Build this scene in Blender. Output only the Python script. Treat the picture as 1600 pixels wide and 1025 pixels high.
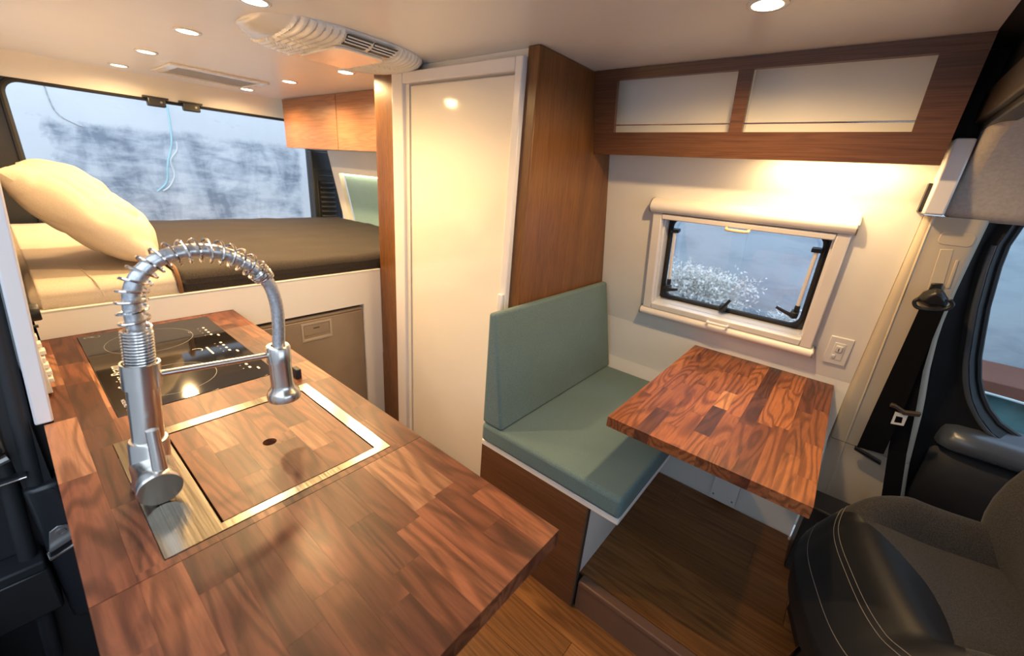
import bpy, bmesh, math, random
from mathutils import Vector, Matrix
random.seed(7)
scene = bpy.context.scene
for o in list(bpy.data.objects):
    bpy.data.objects.remove(o, do_unlink=True)
COL = scene.collection

# ------------------------------------------------------------------ camera
cam_d = bpy.data.cameras.new('camera')
cam = bpy.data.objects.new('camera', cam_d)
COL.objects.link(cam)
cam_d.sensor_fit = 'HORIZONTAL'
cam_d.sensor_width = 36.0
cam_d.lens = 637.4555 / 1600 * 36.0
cam_d.clip_start = 0.01
RX = Vector((0.76672489, 0.63731207, 0.07724164))
DN = Vector((0.27625422, -0.21893035, -0.93581681))
FW = Vector((-0.57949681, 0.73885237, -0.3439195))
cam.matrix_world = Matrix(((RX.x, -DN.x, -FW.x, 0.0), (RX.y, -DN.y, -FW.y, 0.0), (RX.z, -DN.z, -FW.z, 1.4), (0, 0, 0, 1)))
cam_d.dof.use_dof = True
cam_d.dof.focus_distance = 1.15
cam_d.dof.aperture_fstop = 3.2
scene.camera = cam

# ------------------------------------------------------------------ world, exposure
world = bpy.data.worlds.new('overcast_sky')
scene.world = world
world.use_nodes = True
bg = world.node_tree.nodes['Background']
bg.inputs[0].default_value = (0.70, 0.84, 1.0, 1)
bg.inputs[1].default_value = 3.0
vs = scene.view_settings
vs.view_transform = 'Standard'
vs.look = 'None'
vs.gamma = 1.0
vs.use_curve_mapping = False
vs.exposure = 0.08
WARM = (1.0, 0.635, 0.28)
LAMP_W = 9.5
STRIP_W = 3.0

# ------------------------------------------------------------------ materials
class NT:
    def __init__(self, name):
        self.m = bpy.data.materials.new(name)
        self.m.use_nodes = True
        self.t = self.m.node_tree
        self.b = self.t.nodes['Principled BSDF']
        self.out = self.t.nodes['Material Output']
    def n(self, kind, **kw):
        nd = self.t.nodes.new(kind)
        for k, v in kw.items():
            if k.startswith('i_'):
                nd.inputs[k[2:].replace('_', ' ')].default_value = v
            else:
                setattr(nd, k, v)
        return nd
    def l(self, a, b):
        self.t.links.new(a, b)
    def coord(self, scale=(1, 1, 1), rand=False, rot=(0, 0, 0)):
        tc = self.n('ShaderNodeTexCoord')
        src = tc.outputs['Object']
        if rand:
            oi = self.n('ShaderNodeObjectInfo')
            mu = self.n('ShaderNodeMath', operation='MULTIPLY')
            mu.inputs[1].default_value = 53.0
            self.l(oi.outputs['Random'], mu.inputs[0])
            va = self.n('ShaderNodeVectorMath', operation='ADD')
            self.l(src, va.inputs[0]); self.l(mu.outputs[0], va.inputs[1])
            src = va.outputs[0]
        mp = self.n('ShaderNodeMapping')
        mp.inputs['Scale'].default_value = scale
        mp.inputs['Rotation'].default_value = rot
        self.l(src, mp.inputs['Vector'])
        return mp.outputs[0]
    def noise(self, vec, scale=5, detail=4, rough=0.55, dist=0.0):
        nd = self.n('ShaderNodeTexNoise')
        nd.inputs['Scale'].default_value = scale
        nd.inputs['Detail'].default_value = detail
        nd.inputs['Roughness'].default_value = rough
        nd.inputs['Distortion'].default_value = dist
        if vec is not None: self.l(vec, nd.inputs['Vector'])
        return nd.outputs['Fac']
    def ramp(self, fac, stops):
        r = self.n('ShaderNodeValToRGB')
        e = r.color_ramp.elements
        while len(e) < len(stops): e.new(0.5)
        for el, (p, c) in zip(e, stops):
            el.position = p
            el.color = (*c, 1) if len(c) == 3 else c
        self.l(fac, r.inputs[0])
        return r.outputs[0]
    def mix(self, fac, a, b, mode='MIX'):
        m = self.n('ShaderNodeMix', data_type='RGBA', blend_type=mode)
        for sock, v in ((m.inputs[0], fac), (m.inputs[6], a), (m.inputs[7], b)):
            if isinstance(v, (int, float)): sock.default_value = v
            elif isinstance(v, tuple): sock.default_value = (*v, 1)
            else: self.l(v, sock)
        return m.outputs[2]
    def bump(self, h, strength=0.2, dist=0.002):
        b = self.n('ShaderNodeBump')
        b.inputs['Strength'].default_value = strength
        b.inputs['Distance'].default_value = dist
        self.l(h, b.inputs['Height'])
        self.l(b.outputs[0], self.b.inputs['Normal'])
    def set(self, **kw):
        for k, v in kw.items():
            s = self.b.inputs[k.replace('_', ' ')]
            if hasattr(v, 'links'): self.l(v, s)
            elif isinstance(v, tuple): s.default_value = (*v, 1)
            else: s.default_value = v

M = {}
def plain(name, col, rough=0.5, metal=0.0, coat=0.0, spec=0.5, var=0.06, vs_=9.0):
    t = NT(name)
    f = t.noise(t.coord(), vs_, 3)
    d = tuple(max(0, c * (1 - var)) for c in col)
    u = tuple(min(1, c * (1 + var)) for c in col)
    t.set(Base_Color=t.ramp(f, [(0.3, d), (0.7, u)]), Roughness=rough, Metallic=metal, Coat_Weight=coat, Specular_IOR_Level=spec)
    t.b.inputs['Coat Roughness'].default_value = 0.08
    M[name] = t.m
    return t

def wood(name, tints, rough=0.36, along=(1.6, 15, 15), rand=True, coat=0.15, contrast=1.0, flat=None):
    t = NT(name)
    vec = t.coord(along, rand)
    g1 = t.noise(vec, 1.5, 5, 0.6, 1.6)
    vec2 = t.coord((along[0] * 3, along[1] * 9, along[2] * 9), rand)
    g2 = t.noise(vec2, 1.6, 3, 0.6)
    lo = 1 - 0.50 * contrast; hi = 1 + 0.30 * contrast
    grain = t.ramp(g1, [(0.25, (lo, lo * .95, lo * .92)), (0.48, (1, 1, 1)), (0.62, (0.86, .83, .8)), (0.75, (hi, hi, hi))])
    pores = t.ramp(g2, [(0.35, (0.70, 0.68, 0.66)), (0.55, (1, 1, 1))])
    if rand:
        oi = t.n('ShaderNodeObjectInfo')
        base = oi.outputs['Color']
    else:
        base = t.ramp(t.noise(t.coord((along[0] * .5, along[1] * .35, along[2] * .35)), 1.2, 2), [(0.3, tints[0]), (0.7, tints[-1])])
    c = t.mix(0.9, base, grain, 'MULTIPLY')
    c = t.mix(0.8, c, pores, 'MULTIPLY')
    g3 = t.noise(t.coord((along[0] * .55, along[1] * .62, along[2] * .62), rand), 1.0, 2, 0.5, 0.25)
    mu = t.n('ShaderNodeMath', operation='MULTIPLY'); t.l(g3, mu.inputs[0]); mu.inputs[1].default_value = 105.0
    sn = t.n('ShaderNodeMath', operation='SINE'); t.l(mu.outputs[0], sn.inputs[0])
    ma = t.n('ShaderNodeMath', operation='MULTIPLY_ADD'); t.l(sn.outputs[0], ma.inputs[0]); ma.inputs[1].default_value = 0.5; ma.inputs[2].default_value = 0.5
    rg = t.ramp(ma.outputs[0], [(0.0, (0.50, 0.44, 0.40)), (0.65, (1.08, 1.08, 1.08))])
    c = t.mix(min(1.0, 0.55 * contrast), c, rg, 'MULTIPLY')
    t.set(Base_Color=c, Roughness=rough, Coat_Weight=coat, Specular_IOR_Level=0.38)
    t.b.inputs['Coat Roughness'].default_value = 0.22
    t.bump(g2, 0.06, 0.001)
    M[name] = t.m

WALN = [(0.075, 0.022, 0.012), (0.165, 0.052, 0.024), (0.235, 0.080, 0.036), (0.135, 0.042, 0.021), (0.190, 0.062, 0.029), (0.210, 0.070, 0.033), (0.105, 0.032, 0.017), (0.340, 0.150, 0.074), (0.175, 0.055, 0.027)]
TABW = [(0.15, 0.045, 0.018), (0.27, 0.088, 0.029), (0.34, 0.120, 0.040), (0.30, 0.104, 0.035), (0.23, 0.074, 0.026), (0.33, 0.116, 0.040), (0.105, 0.035, 0.017), (0.50, 0.225, 0.090), (0.28, 0.094, 0.033)]
wood('walnut_stave', WALN, rough=0.42, coat=0.06, along=(2.0, 12, 12), contrast=1.6)
wood('walnut_veneer_upright', [(0.135, 0.055, 0.017), (0.200, 0.085, 0.026)], along=(30, 30, 1.2), rand=False, contrast=0.55)
wood('walnut_veneer_level', [(0.125, 0.053, 0.025), (0.175, 0.077, 0.036)], along=(1.2, 26, 26), rand=False, contrast=0.6)
wood('walnut_veneer_pale', [(0.30, 0.135, 0.062), (0.38, 0.18, 0.085)], along=(1.0, 16, 13), rand=False, contrast=0.5)
FLT = [(0.175, 0.072, 0.020), (0.235, 0.098, 0.028), (0.205, 0.085, 0.024), (0.26, 0.112, 0.035)]
wood('floor_plank', [(0.105, 0.042, 0.014), (0.155, 0.064, 0.020), (0.125, 0.050, 0.017), (0.18, 0.078, 0.026)], rough=0.42, along=(1.0, 13, 13), coat=0.1, contrast=0.9)
plain('step_edge', (0.16, 0.085, 0.055), 0.45)
plain('white_laminate', (0.78, 0.76, 0.73), 0.32, var=0.01)
plain('wall_white', (0.80, 0.78, 0.74), 0.45, var=0.012)
plain('ceiling_white', (0.82, 0.82, 0.84), 0.30, var=0.01)
plain('gloss_door', (0.84, 0.80, 0.72), 0.09, coat=0.6, var=0.006)
plain('frame_white', (0.78, 0.76, 0.77), 0.28, var=0.01)
plain('blind_white', (0.80, 0.76, 0.73), 0.35, var=0.01)
plain('plastic_white', (0.78, 0.78, 0.77), 0.16, coat=0.4, var=0.01)
plain('shelf_white', (0.86, 0.84, 0.80), 0.5, var=0.01)
plain('black_plastic', (0.012, 0.013, 0.015), 0.38)
plain('black_rubber', (0.014, 0.015, 0.018), 0.55)
plain('black_matte', (0.008, 0.008, 0.009), 0.8)
plain('dark_paint', (0.013, 0.014, 0.018), 0.4, coat=0.15)
plain('door_dark', (0.012, 0.013, 0.016), 0.55, spec=0.3)
plain('door_grey', (0.085, 0.10, 0.125), 0.30, metal=0.3)
plain('grey_brown', (0.055, 0.042, 0.034), 0.5)
plain('bar_brown', (0.035, 0.024, 0.018), 0.45)
plain('chrome', (0.75, 0.75, 0.76), 0.12, metal=1.0)
plain('bolt_grey', (0.30, 0.30, 0.30), 0.35, metal=0.8)
plain('hose_steel', (0.62, 0.64, 0.67), 0.34, metal=0.85, vs_=200, var=0.2)
plain('fridge_grey', (0.36, 0.29, 0.22), 0.35, metal=0.4)
plain('fridge_handle', (0.50, 0.43, 0.36), 0.3, metal=0.3)
plain('pillar_beige', (0.52, 0.46, 0.37), 0.45, var=0.02)
plain('headliner', (0.50, 0.46, 0.42), 0.9, var=0.10, vs_=120)
plain('webbing', (0.004, 0.004, 0.005), 0.8, spec=0.15)
plain('tongue_brown', (0.06, 0.045, 0.035), 0.4)
plain('leather_black', (0.009, 0.010, 0.013), 0.45, spec=0.3)
plain('stitch', (0.22, 0.21, 0.20), 0.7)
plain('print_white', (0.72, 0.70, 0.68), 0.5)
plain('print_grey', (0.20, 0.19, 0.18), 0.5)
plain('print_blue', (0.62, 0.68, 0.76), 0.5)
plain('cream_plug', (0.70, 0.60, 0.42), 0.4)
plain('rust_ledge', (0.22, 0.075, 0.045), 0.6)
plain('teal_paint', (0.10, 0.20, 0.20), 0.6, var=0.3)
plain('asphalt', (0.42, 0.42, 0.43), 0.85, var=0.3, vs_=40)
plain('dry_grass', (0.85, 0.80, 0.74), 0.8)
plain('blanket_trim', (0.16, 0.075, 0.03), 0.7)
plain('vent_shade', (0.36, 0.34, 0.30), 0.6)

def fabric(name, a, b, scale=420, rough=0.9, sheen=0.3, bump=0.4):
    t = NT(name)
    f = t.noise(t.coord(), scale, 2, 0.7)
    g = t.noise(t.coord(), 6, 3)
    c = t.ramp(f, [(0.35, a), (0.65, b)])
    c = t.mix(0.35, c, t.ramp(g, [(0.3, (0.85, 0.85, 0.85)), (0.7, (1.1, 1.1, 1.1))]), 'MULTIPLY')
    t.set(Base_Color=c, Roughness=rough, Sheen_Weight=sheen)
    t.bump(f, bump, 0.0008)
    M[name] = t.m
fabric('teal_fabric', (0.070, 0.120, 0.128), (0.145, 0.220, 0.225), 520, sheen=0.08)
fabric('teal_panel', (0.16, 0.33, 0.38), (0.26, 0.45, 0.50), 300)
fabric('seat_fabric', (0.009, 0.008, 0.008), (0.044, 0.040, 0.038), 380, sheen=0.1)
fabric('wool_blanket', (0.011, 0.008, 0.007), (0.034, 0.026, 0.022), 260, sheen=0.0)
fabric('cotton_white', (0.55, 0.47, 0.38), (0.62, 0.54, 0.44), 300, 0.85, 0.0, 0.1)

def brushed(name, col, stretch, rough=0.26):
    t = NT(name)
    f = t.noise(t.coord(stretch), 30, 3, 0.7)
    t.set(Base_Color=t.ramp(f, [(0.3, tuple(c * .82 for c in col)), (0.7, col)]), Metallic=1.0,
          Roughness=t.ramp(f, [(0.3, (rough - .06,) * 3), (0.7, (rough + .08,) * 3)]))
    M[name] = t.m
brushed('steel_plate', (0.37, 0.345, 0.295), (0.15, 12, 12), 0.20)
plain('steel_round', (0.70, 0.67, 0.63), 0.26, metal=1.0, var=0.02)
brushed('spring_steel', (0.80, 0.78, 0.76), (3, 3, 3), 0.16)

def glass(name, tint=(0.92, 0.96, 1.0), refl=0.06, rough=0.02):
    t = NT(name)
    tr = t.n('ShaderNodeBsdfTransparent'); tr.inputs[0].default_value = (*tint, 1)
    gl = t.n('ShaderNodeBsdfGlossy'); gl.inputs['Roughness'].default_value = rough
    ms = t.n('ShaderNodeMixShader'); ms.inputs[0].default_value = refl
    t.l(tr.outputs[0], ms.inputs[1]); t.l(gl.outputs[0], ms.inputs[2]); t.l(ms.outputs[0], t.out.inputs['Surface'])
    M[name] = t.m
glass('window_glass', refl=0.07)
glass('cab_glass', (0.80, 0.88, 0.92), 0.06)

def cooktop_mat():
    t = NT('ceramic_glass')
    t.set(Base_Color=(0.010, 0.009, 0.009), Roughness=0.06, Specular_IOR_Level=0.6)
    M['ceramic_glass'] = t.m
cooktop_mat()

def emit(name, col, s):
    t = NT(name)
    t.set(Base_Color=(0.8, 0.8, 0.8), Emission_Color=col, Emission_Strength=s)
    M[name] = t.m
emit('lamp_lens', (1.0, 0.86, 0.62), 14.0)
emit('led_strip', (1.0, 0.74, 0.38), 12.0)

def concrete(name, rearwall=True):
    t = NT(name)
    v = t.coord()
    big = t.noise(v, 0.9, 5, 0.6, 0.4)
    streak_h = t.noise(t.coord((1.0, 1.0, 3.4)), 2.6, 9, 0.68, 0.35)
    streak_v = t.noise(t.coord((1.6, 1.6, 0.6)), 2.2, 7, 0.62, 0.6)
    c = t.ramp(big, [(0.3, (0.60, 0.62, 0.64)), (0.7, (0.70, 0.72, 0.74))])
    if rearwall:
        sep = t.n('ShaderNodeSeparateXYZ'); tc = t.n('ShaderNodeTexCoord')
        wob = t.noise(t.coord((1, 2, 2)), 2.5, 5, 0.7)
        t.l(tc.outputs['Object'], sep.inputs[0])
        def band(sock, lo, hi, soft, wamp):
            w = t.n('ShaderNodeMath', operation='MULTIPLY_ADD'); t.l(wob, w.inputs[0]); w.inputs[1].default_value = wamp
            t.l(sock, w.inputs[2])
            a = t.n('ShaderNodeMapRange'); a.inputs[1].default_value = lo; a.inputs[2].default_value = lo + soft
            b = t.n('ShaderNodeMapRange'); b.inputs[1].default_value = hi - soft; b.inputs[2].default_value = hi
            b.inputs[3].default_value = 1; b.inputs[4].default_value = 0
            t.l(w.outputs[0], a.inputs[0]); t.l(w.outputs[0], b.inputs[0])
            m = t.n('ShaderNodeMath', operation='MULTIPLY'); t.l(a.outputs[0], m.inputs[0]); t.l(b.outputs[0], m.inputs[1])
            return m.outputs[0]
        by = band(sep.outputs['Y'], -0.48, 1.62, 0.06, 0.30)
        bz = band(sep.outputs['Z'], -2.5, -0.19, 0.06, 0.16)
        mm = t.n('ShaderNodeMath', operation='MULTIPLY'); t.l(by, mm.inputs[0]); t.l(bz, mm.inputs[1])
        sm = t.mix(0.5, streak_h, streak_v)
        st = t.ramp(sm, [(0.40, (0.36, 0.40, 0.47)), (0.50, (0.72, 0.75, 0.80)), (0.58, (1.0, 1.0, 1.0))])
        dk = t.mix(1.0, c, st, 'MULTIPLY')
        c = t.mix(mm.outputs[0], c, dk)
        edge = t.ramp(streak_h, [(0.28, (0.55, 0.58, 0.64)), (0.36, (1, 1, 1))])
        c = t.mix(0.55, c, edge, 'MULTIPLY')
    else:
        st = t.ramp(streak_h, [(0.34, (0.72, 0.74, 0.78)), (0.55, (1, 1, 1))])
        c = t.mix(0.8, c, st, 'MULTIPLY')
        c = t.mix(1.0, c, (0.80, 0.82, 0.84), 'MULTIPLY')
    t.set(Base_Color=c, Roughness=0.85)
    t.bump(streak_h, 0.3, 0.01)
    M[name] = t.m
concrete('concrete_rear', True)
concrete('concrete_side', False)
plain('cyan_paint', (0.42, 0.66, 0.70), 0.7)
plain('chalk_white', (0.72, 0.74, 0.74), 0.7)

# ------------------------------------------------------------------ mesh helpers
class MB:
    def __init__(self):
        self.v = []; self.f = []
    def box(self, x0, x1, y0, y1, z0, z1):
        b = len(self.v)
        self.v += [(x0, y0, z0), (x1, y0, z0), (x1, y1, z0), (x0, y1, z0), (x0, y0, z1), (x1, y0, z1), (x1, y1, z1), (x0, y1, z1)]
        self.f += [tuple(b + i for i in q) for q in ((0, 3, 2, 1), (4, 5, 6, 7), (0, 1, 5, 4), (1, 2, 6, 5), (2, 3, 7, 6), (3, 0, 4, 7))]
        return self
    def hexa(self, bot, top):
        b = len(self.v)
        self.v += list(bot) + list(top)
        self.f += [tuple(b + i for i in q) for q in ((0, 3, 2, 1), (4, 5, 6, 7), (0, 1, 5, 4), (1, 2, 6, 5), (2, 3, 7, 6), (3, 0, 4, 7))]
        return self
    def loft(self, rings, closed=True, cap=True):
        b = len(self.v); n = len(rings[0])
        for r in rings: self.v += [tuple(p) for p in r]
        for i in range(len(rings) - 1):
            for j in range(n if closed else n - 1):
                k = (j + 1) % n
                self.f.append((b + i * n + j, b + i * n + k, b + (i + 1) * n + k, b + (i + 1) * n + j))
        if cap and closed:
            self.f.append(tuple(b + j for j in reversed(range(n))))
            self.f.append(tuple(b + (len(rings) - 1) * n + j for j in range(n)))
        return self
    def tube(self, path, r, n=10, cap=True, closed=False):
        P = [Vector(p) for p in path]
        m = len(P)
        rr = r if isinstance(r, (list, tuple)) else [r] * m
        tang = []
        for i in range(m):
            if closed: d = P[(i + 1) % m] - P[i - 1]
            else: d = P[min(i + 1, m - 1)] - P[max(i - 1, 0)]
            tang.append(d.normalized())
        up = Vector((0, 0, 1)) if abs(tang[0].z) < 0.9 else Vector((1, 0, 0))
        nrm = (up - tang[0] * up.dot(tang[0])).normalized()
        rings = []
        for i in range(m):
            nrm = (nrm - tang[i] * nrm.dot(tang[i])).normalized()
            bi = tang[i].cross(nrm)
            rings.append([P[i] + (nrm * math.cos(2 * math.pi * j / n) + bi * math.sin(2 * math.pi * j / n)) * rr[i] for j in range(n)])
        if closed: rings.append(rings[0])
        return self.loft(rings, True, cap and not closed)
    def cyl(self, a, b, r, n=24, r2=None):
        return self.tube([a, b], [r, r if r2 is None else r2], n)
    def lathe(self, prof, org, axis=(0, 0, 1), n=32):
        ax = Vector(axis).normalized(); o = Vector(org)
        u = ax.orthogonal().normalized(); w = ax.cross(u)
        rings = [[o + ax * h + (u * math.cos(2 * math.pi * j / n) + w * math.sin(2 * math.pi * j / n)) * max(r, 1e-5) for j in range(n)] for r, h in prof]
        return self.loft(rings, True, True)
    def prism(self, poly, axis, a, b):
        def p3(p, t):
            if axis == 'x': return (t, p[0], p[1])
            if axis == 'y': return (p[0], t, p[1])
            return (p[0], p[1], t)
        return self.loft([[p3(p, a) for p in poly], [p3(p, b) for p in poly]])
    def mesh(self, name):
        me = bpy.data.meshes.new(name)
        me.from_pydata(self.v, [], self.f)
        bm = bmesh.new(); bm.from_mesh(me)
        bmesh.ops.remove_doubles(bm, verts=bm.verts, dist=1e-6)
        bmesh.ops.recalc_face_normals(bm, faces=bm.faces)
        bm.to_mesh(me); bm.free()
        return me
    def build(self, name, mat, parent=None, smooth=False, bevel=0.0, seg=2, sub=0, local=False, solid=0.0, keep=False):
        xs = [v[0] for v in self.v]; ys = [v[1] for v in self.v]; zs = [v[2] for v in self.v]
        c = Vector(((min(xs) + max(xs)) / 2, (min(ys) + max(ys)) / 2, (min(zs) + max(zs)) / 2))
        self.v = [tuple(Vector(v) - c) for v in self.v]
        me = self.mesh(name)
        return link(name, me, mat, c, parent, smooth, bevel, seg, sub, local, solid)
def wloc(o):
    l = Vector((0, 0, 0))
    while o: l += o.location; o = o.parent
    return l
def link(name, me, mat, c, parent=None, smooth=False, bevel=0.0, seg=2, sub=0, local=False, solid=0.0):
    o = bpy.data.objects.new(name, me)
    COL.objects.link(o)
    if not me.materials: me.materials.append(M[mat])
    if smooth:
        for p in me.polygons: p.use_smooth = True
    if parent:
        o.parent = parent
        o.location = c - (Vector(parent.get('lo', (0, 0, 0))) if local else wloc(parent))
        if local: o['lo'] = tuple(c)
    else:
        o.location = c
    if solid:
        m = o.modifiers.new('solid', 'SOLIDIFY'); m.thickness = solid; m.offset = 0
    if bevel:
        m = o.modifiers.new('bevel', 'BEVEL'); m.width = bevel; m.segments = seg; m.limit_method = 'ANGLE'; m.angle_limit = 0.6
        m.harden_normals = False
        for p in me.polygons: p.use_smooth = True
        me.set_sharp_from_angle(angle=0.7) if hasattr(me, 'set_sharp_from_angle') else None
    if sub:
        m = o.modifiers.new('sub', 'SUBSURF'); m.levels = sub; m.render_levels = sub
        for p in me.polygons: p.use_smooth = True
    if smooth and not sub and not bevel and hasattr(me, 'set_sharp_from_angle'):
        me.set_sharp_from_angle(angle=0.75)
    return o
def tint(o, rnd, tab):
    a = rnd.choice(tab); k = rnd.uniform(0.88, 1.12)
    o.color = (a[0] * k, a[1] * k, a[2] * k, 1)
    return o
def thing(name, label, cat, loc=(0, 0, 0), group=None, rot=(0, 0, 0)):
    e = bpy.data.objects.new(name, None)
    COL.objects.link(e)
    e.empty_display_size = 0.05
    e.location = loc; e.rotation_euler = rot
    e['label'] = label; e['category'] = cat
    if group: e['group'] = group
    return e
def tag(o, label, cat, group=None):
    o['label'] = label; o['category'] = cat
    if group: o['group'] = group
    return o
def struct(o, label=None):
    o['kind'] = 'structure'
    if label: o['label'] = label
    return o
def sthing(name, label, loc=(0, 0, 0)):
    e = bpy.data.objects.new(name, None); COL.objects.link(e); e.location = loc
    e['kind'] = 'structure'; e['label'] = label
    return e
def arc(cx, cy, r, a0, a1, n):
    return [(cx + r * math.cos(math.radians(a0 + (a1 - a0) * i / n)), cy + r * math.sin(math.radians(a0 + (a1 - a0) * i / n))) for i in range(n + 1)]
def rrect(x0, x1, y0, y1, r, n=6):
    return arc(x1 - r, y1 - r, r, 0, 90, n) + arc(x0 + r, y1 - r, r, 90, 180, n) + arc(x0 + r, y0 + r, r, 180, 270, n) + arc(x1 - r, y0 + r, r, 270, 360, n)
def smooth_path(pts, n=8):
    P = [Vector(p) for p in pts]; out = []
    for i in range(len(P) - 1):
        p0 = P[max(i - 1, 0)]; p1 = P[i]; p2 = P[i + 1]; p3 = P[min(i + 2, len(P) - 1)]
        for k in range(n):
            t = k / n
            out.append(0.5 * ((2 * p1) + (p2 - p0) * t + (2 * p0 - 5 * p1 + 4 * p2 - p3) * t * t + (3 * p1 - p0 - 3 * p2 + p3) * t ** 3))
    out.append(P[-1])
    return out
def lerp_tab(tab, z):
    if z <= tab[0][0]: return tab[0][1]
    for (a, ya), (b, yb) in zip(tab, tab[1:]):
        if z <= b: return ya + (yb - ya) * (z - a) / (b - a)
    return tab[-1][1]

# ================================================================== STRUCTURE
# wall profile of the window side of the van (y of the inner face at height z)
WP = [(0.0, 1.745), (0.45, 1.80), (0.60, 1.822), (0.80, 1.822), (0.93, 1.79), (1.51, 1.672), (1.82, 1.609)]
wy = lambda z: lerp_tab(WP, z)

# ---- lower floor with planks
fl = sthing('floor', 'dark walnut plank floor of the aisle', (0, 0, 0))
MB().box(-3.3, 1.2, -0.30, 1.75, -0.06, -0.012).build('subfloor', 'black_matte', fl)
row = 0; y = -0.28
while y < 0.995:
    w = min(0.145, 0.997 - y); x = -1.80 - random.random() * 0.5
    while x < 1.15:
        L = 0.75 + random.random() * 0.4
        MB().box(max(x, -1.80) + .0006, min(x + L, 1.18) - .0006, y + .0006, y + w - .0006, -0.012, 0.0).build('plank', 'floor_plank', fl).color = (*random.choice(FLT), 1)
        x += L
    y += w
# ---- raised platform
pf = sthing('floor_platform', 'raised walnut plank platform under the dinette table', (0, 0, 0))
MB().box(-0.86, 1.2, 1.004, 1.76, 0.0, 0.118).build('platform_core', 'black_matte', pf)
y = 1.022; rows = [0.125, 0.155, 0.15, 0.15, 0.15]
for w in rows:
    x = -0.86 - random.random() * 0.3
    while x < 1.15:
        L = 0.8 + random.random() * 0.4
        if x + L > -0.86:
            MB().box(max(x, -0.86) + .0006, min(x + L, 1.18) - .0006, y + .0006, min(y + w, 1.758) - .0006, 0.118, 0.130).build('plank', 'floor_plank', pf).color = (*random.choice(FLT), 1)
        x += L
    y += w
st = MB().box(-0.395, 1.18, 0.990, 1.004, 0.0, 0.112).build('trim_1', 'step_edge', None)
struct(st, 'brown wood riser of the platform step')
nz = MB().box(-0.395, 1.18, 0.984, 1.0215, 0.112, 0.1315).build('trim_2', 'step_edge', None, bevel=0.005, seg=3)
struct(nz, 'rounded brown nosing on the platform step edge')

# ---- window-side wall, with holes for the window and the padded niche
WX0, WX1, WZ0, WZ1 = -0.602, -0.048, 0.938, 1.302       # window hole
NX0, NX1, NZ0, NZ1 = -3.13, -1.95, 0.94, 1.335          # niche hole
xs = sorted({-3.22, NX0, NX1, -1.2, WX0, WX1, 0.138})
zs = sorted({0.0, 0.17, 0.45, 0.60, 0.80, 0.93, NZ0 + 0, NZ1, WZ0, WZ1, 1.51, 1.80})
mb = MB()
idx = {}
for i, x in enumerate(xs):
    for j, z in enumerate(zs):
        idx[i, j] = len(mb.v); mb.v.append((x, wy(z), z))
for i, x in enumerate(xs):
    for j, z in enumerate(zs):
        idx[i, j, 1] = len(mb.v); mb.v.append((x, wy(z) + 0.035, z))
def solid_cell(i, j):
    if not (0 <= i < len(xs) - 1 and 0 <= j < len(zs) - 1): return False
    cx = (xs[i] + xs[i + 1]) / 2; cz = (zs[j] + zs[j + 1]) / 2
    if WX0 < cx < WX1 and WZ0 < cz < WZ1: return False
    if NX0 < cx < NX1 and NZ0 < cz < NZ1: return False
    return True
for i in range(len(xs) - 1):
    for j in range(len(zs) - 1):
        if not solid_cell(i, j): continue
        a, b, c, d = (i, j), (i + 1, j), (i + 1, j + 1), (i, j + 1)
        mb.f.append(tuple(idx[k] for k in (a, b, c, d)))
        mb.f.append(tuple(idx[(*k, 1)] for k in (d, c, b, a)))
        for (di, dj, p, q) in ((0, -1, a, b), (1, 0, b, c), (0, 1, c, d), (-1, 0, d, a)):
            if not solid_cell(i + di, j + dj):
                mb.f.append((idx[p], idx[q], idx[(*q, 1)], idx[(*p, 1)]))
wd = struct(mb.build('wall_driver', 'wall_white', None), 'white wall panel with the dinette window')
# ---- ceiling
ce = struct(MB().box(-3.33, 0.117, -0.10, 1.70, 1.78, 1.82).build('ceiling', 'ceiling_white', None), 'satin white ceiling panel')
# ---- passenger-side wall behind the sliding door opening
py = lambda z: -0.023 + 0.074 * (z - 0.83)
pw = MB().loft([[(x, py(0.832), 0.832), (x, py(1.779), 1.779), (x, py(1.779) - 0.028, 1.779), (x, py(0.832) - 0.028, 0.832)] for x in (-3.33, -1.212)])
struct(pw.build('wall_passenger', 'frame_white', None, bevel=0.004), 'white wall panel ending at the sliding door opening')

struct(MB().box(-3.33, -1.263, -0.075, -0.036, 0.0, 0.83).build('wall_passenger_lower', 'black_plastic', None), 'black lower wall panel below worktop height')
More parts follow.
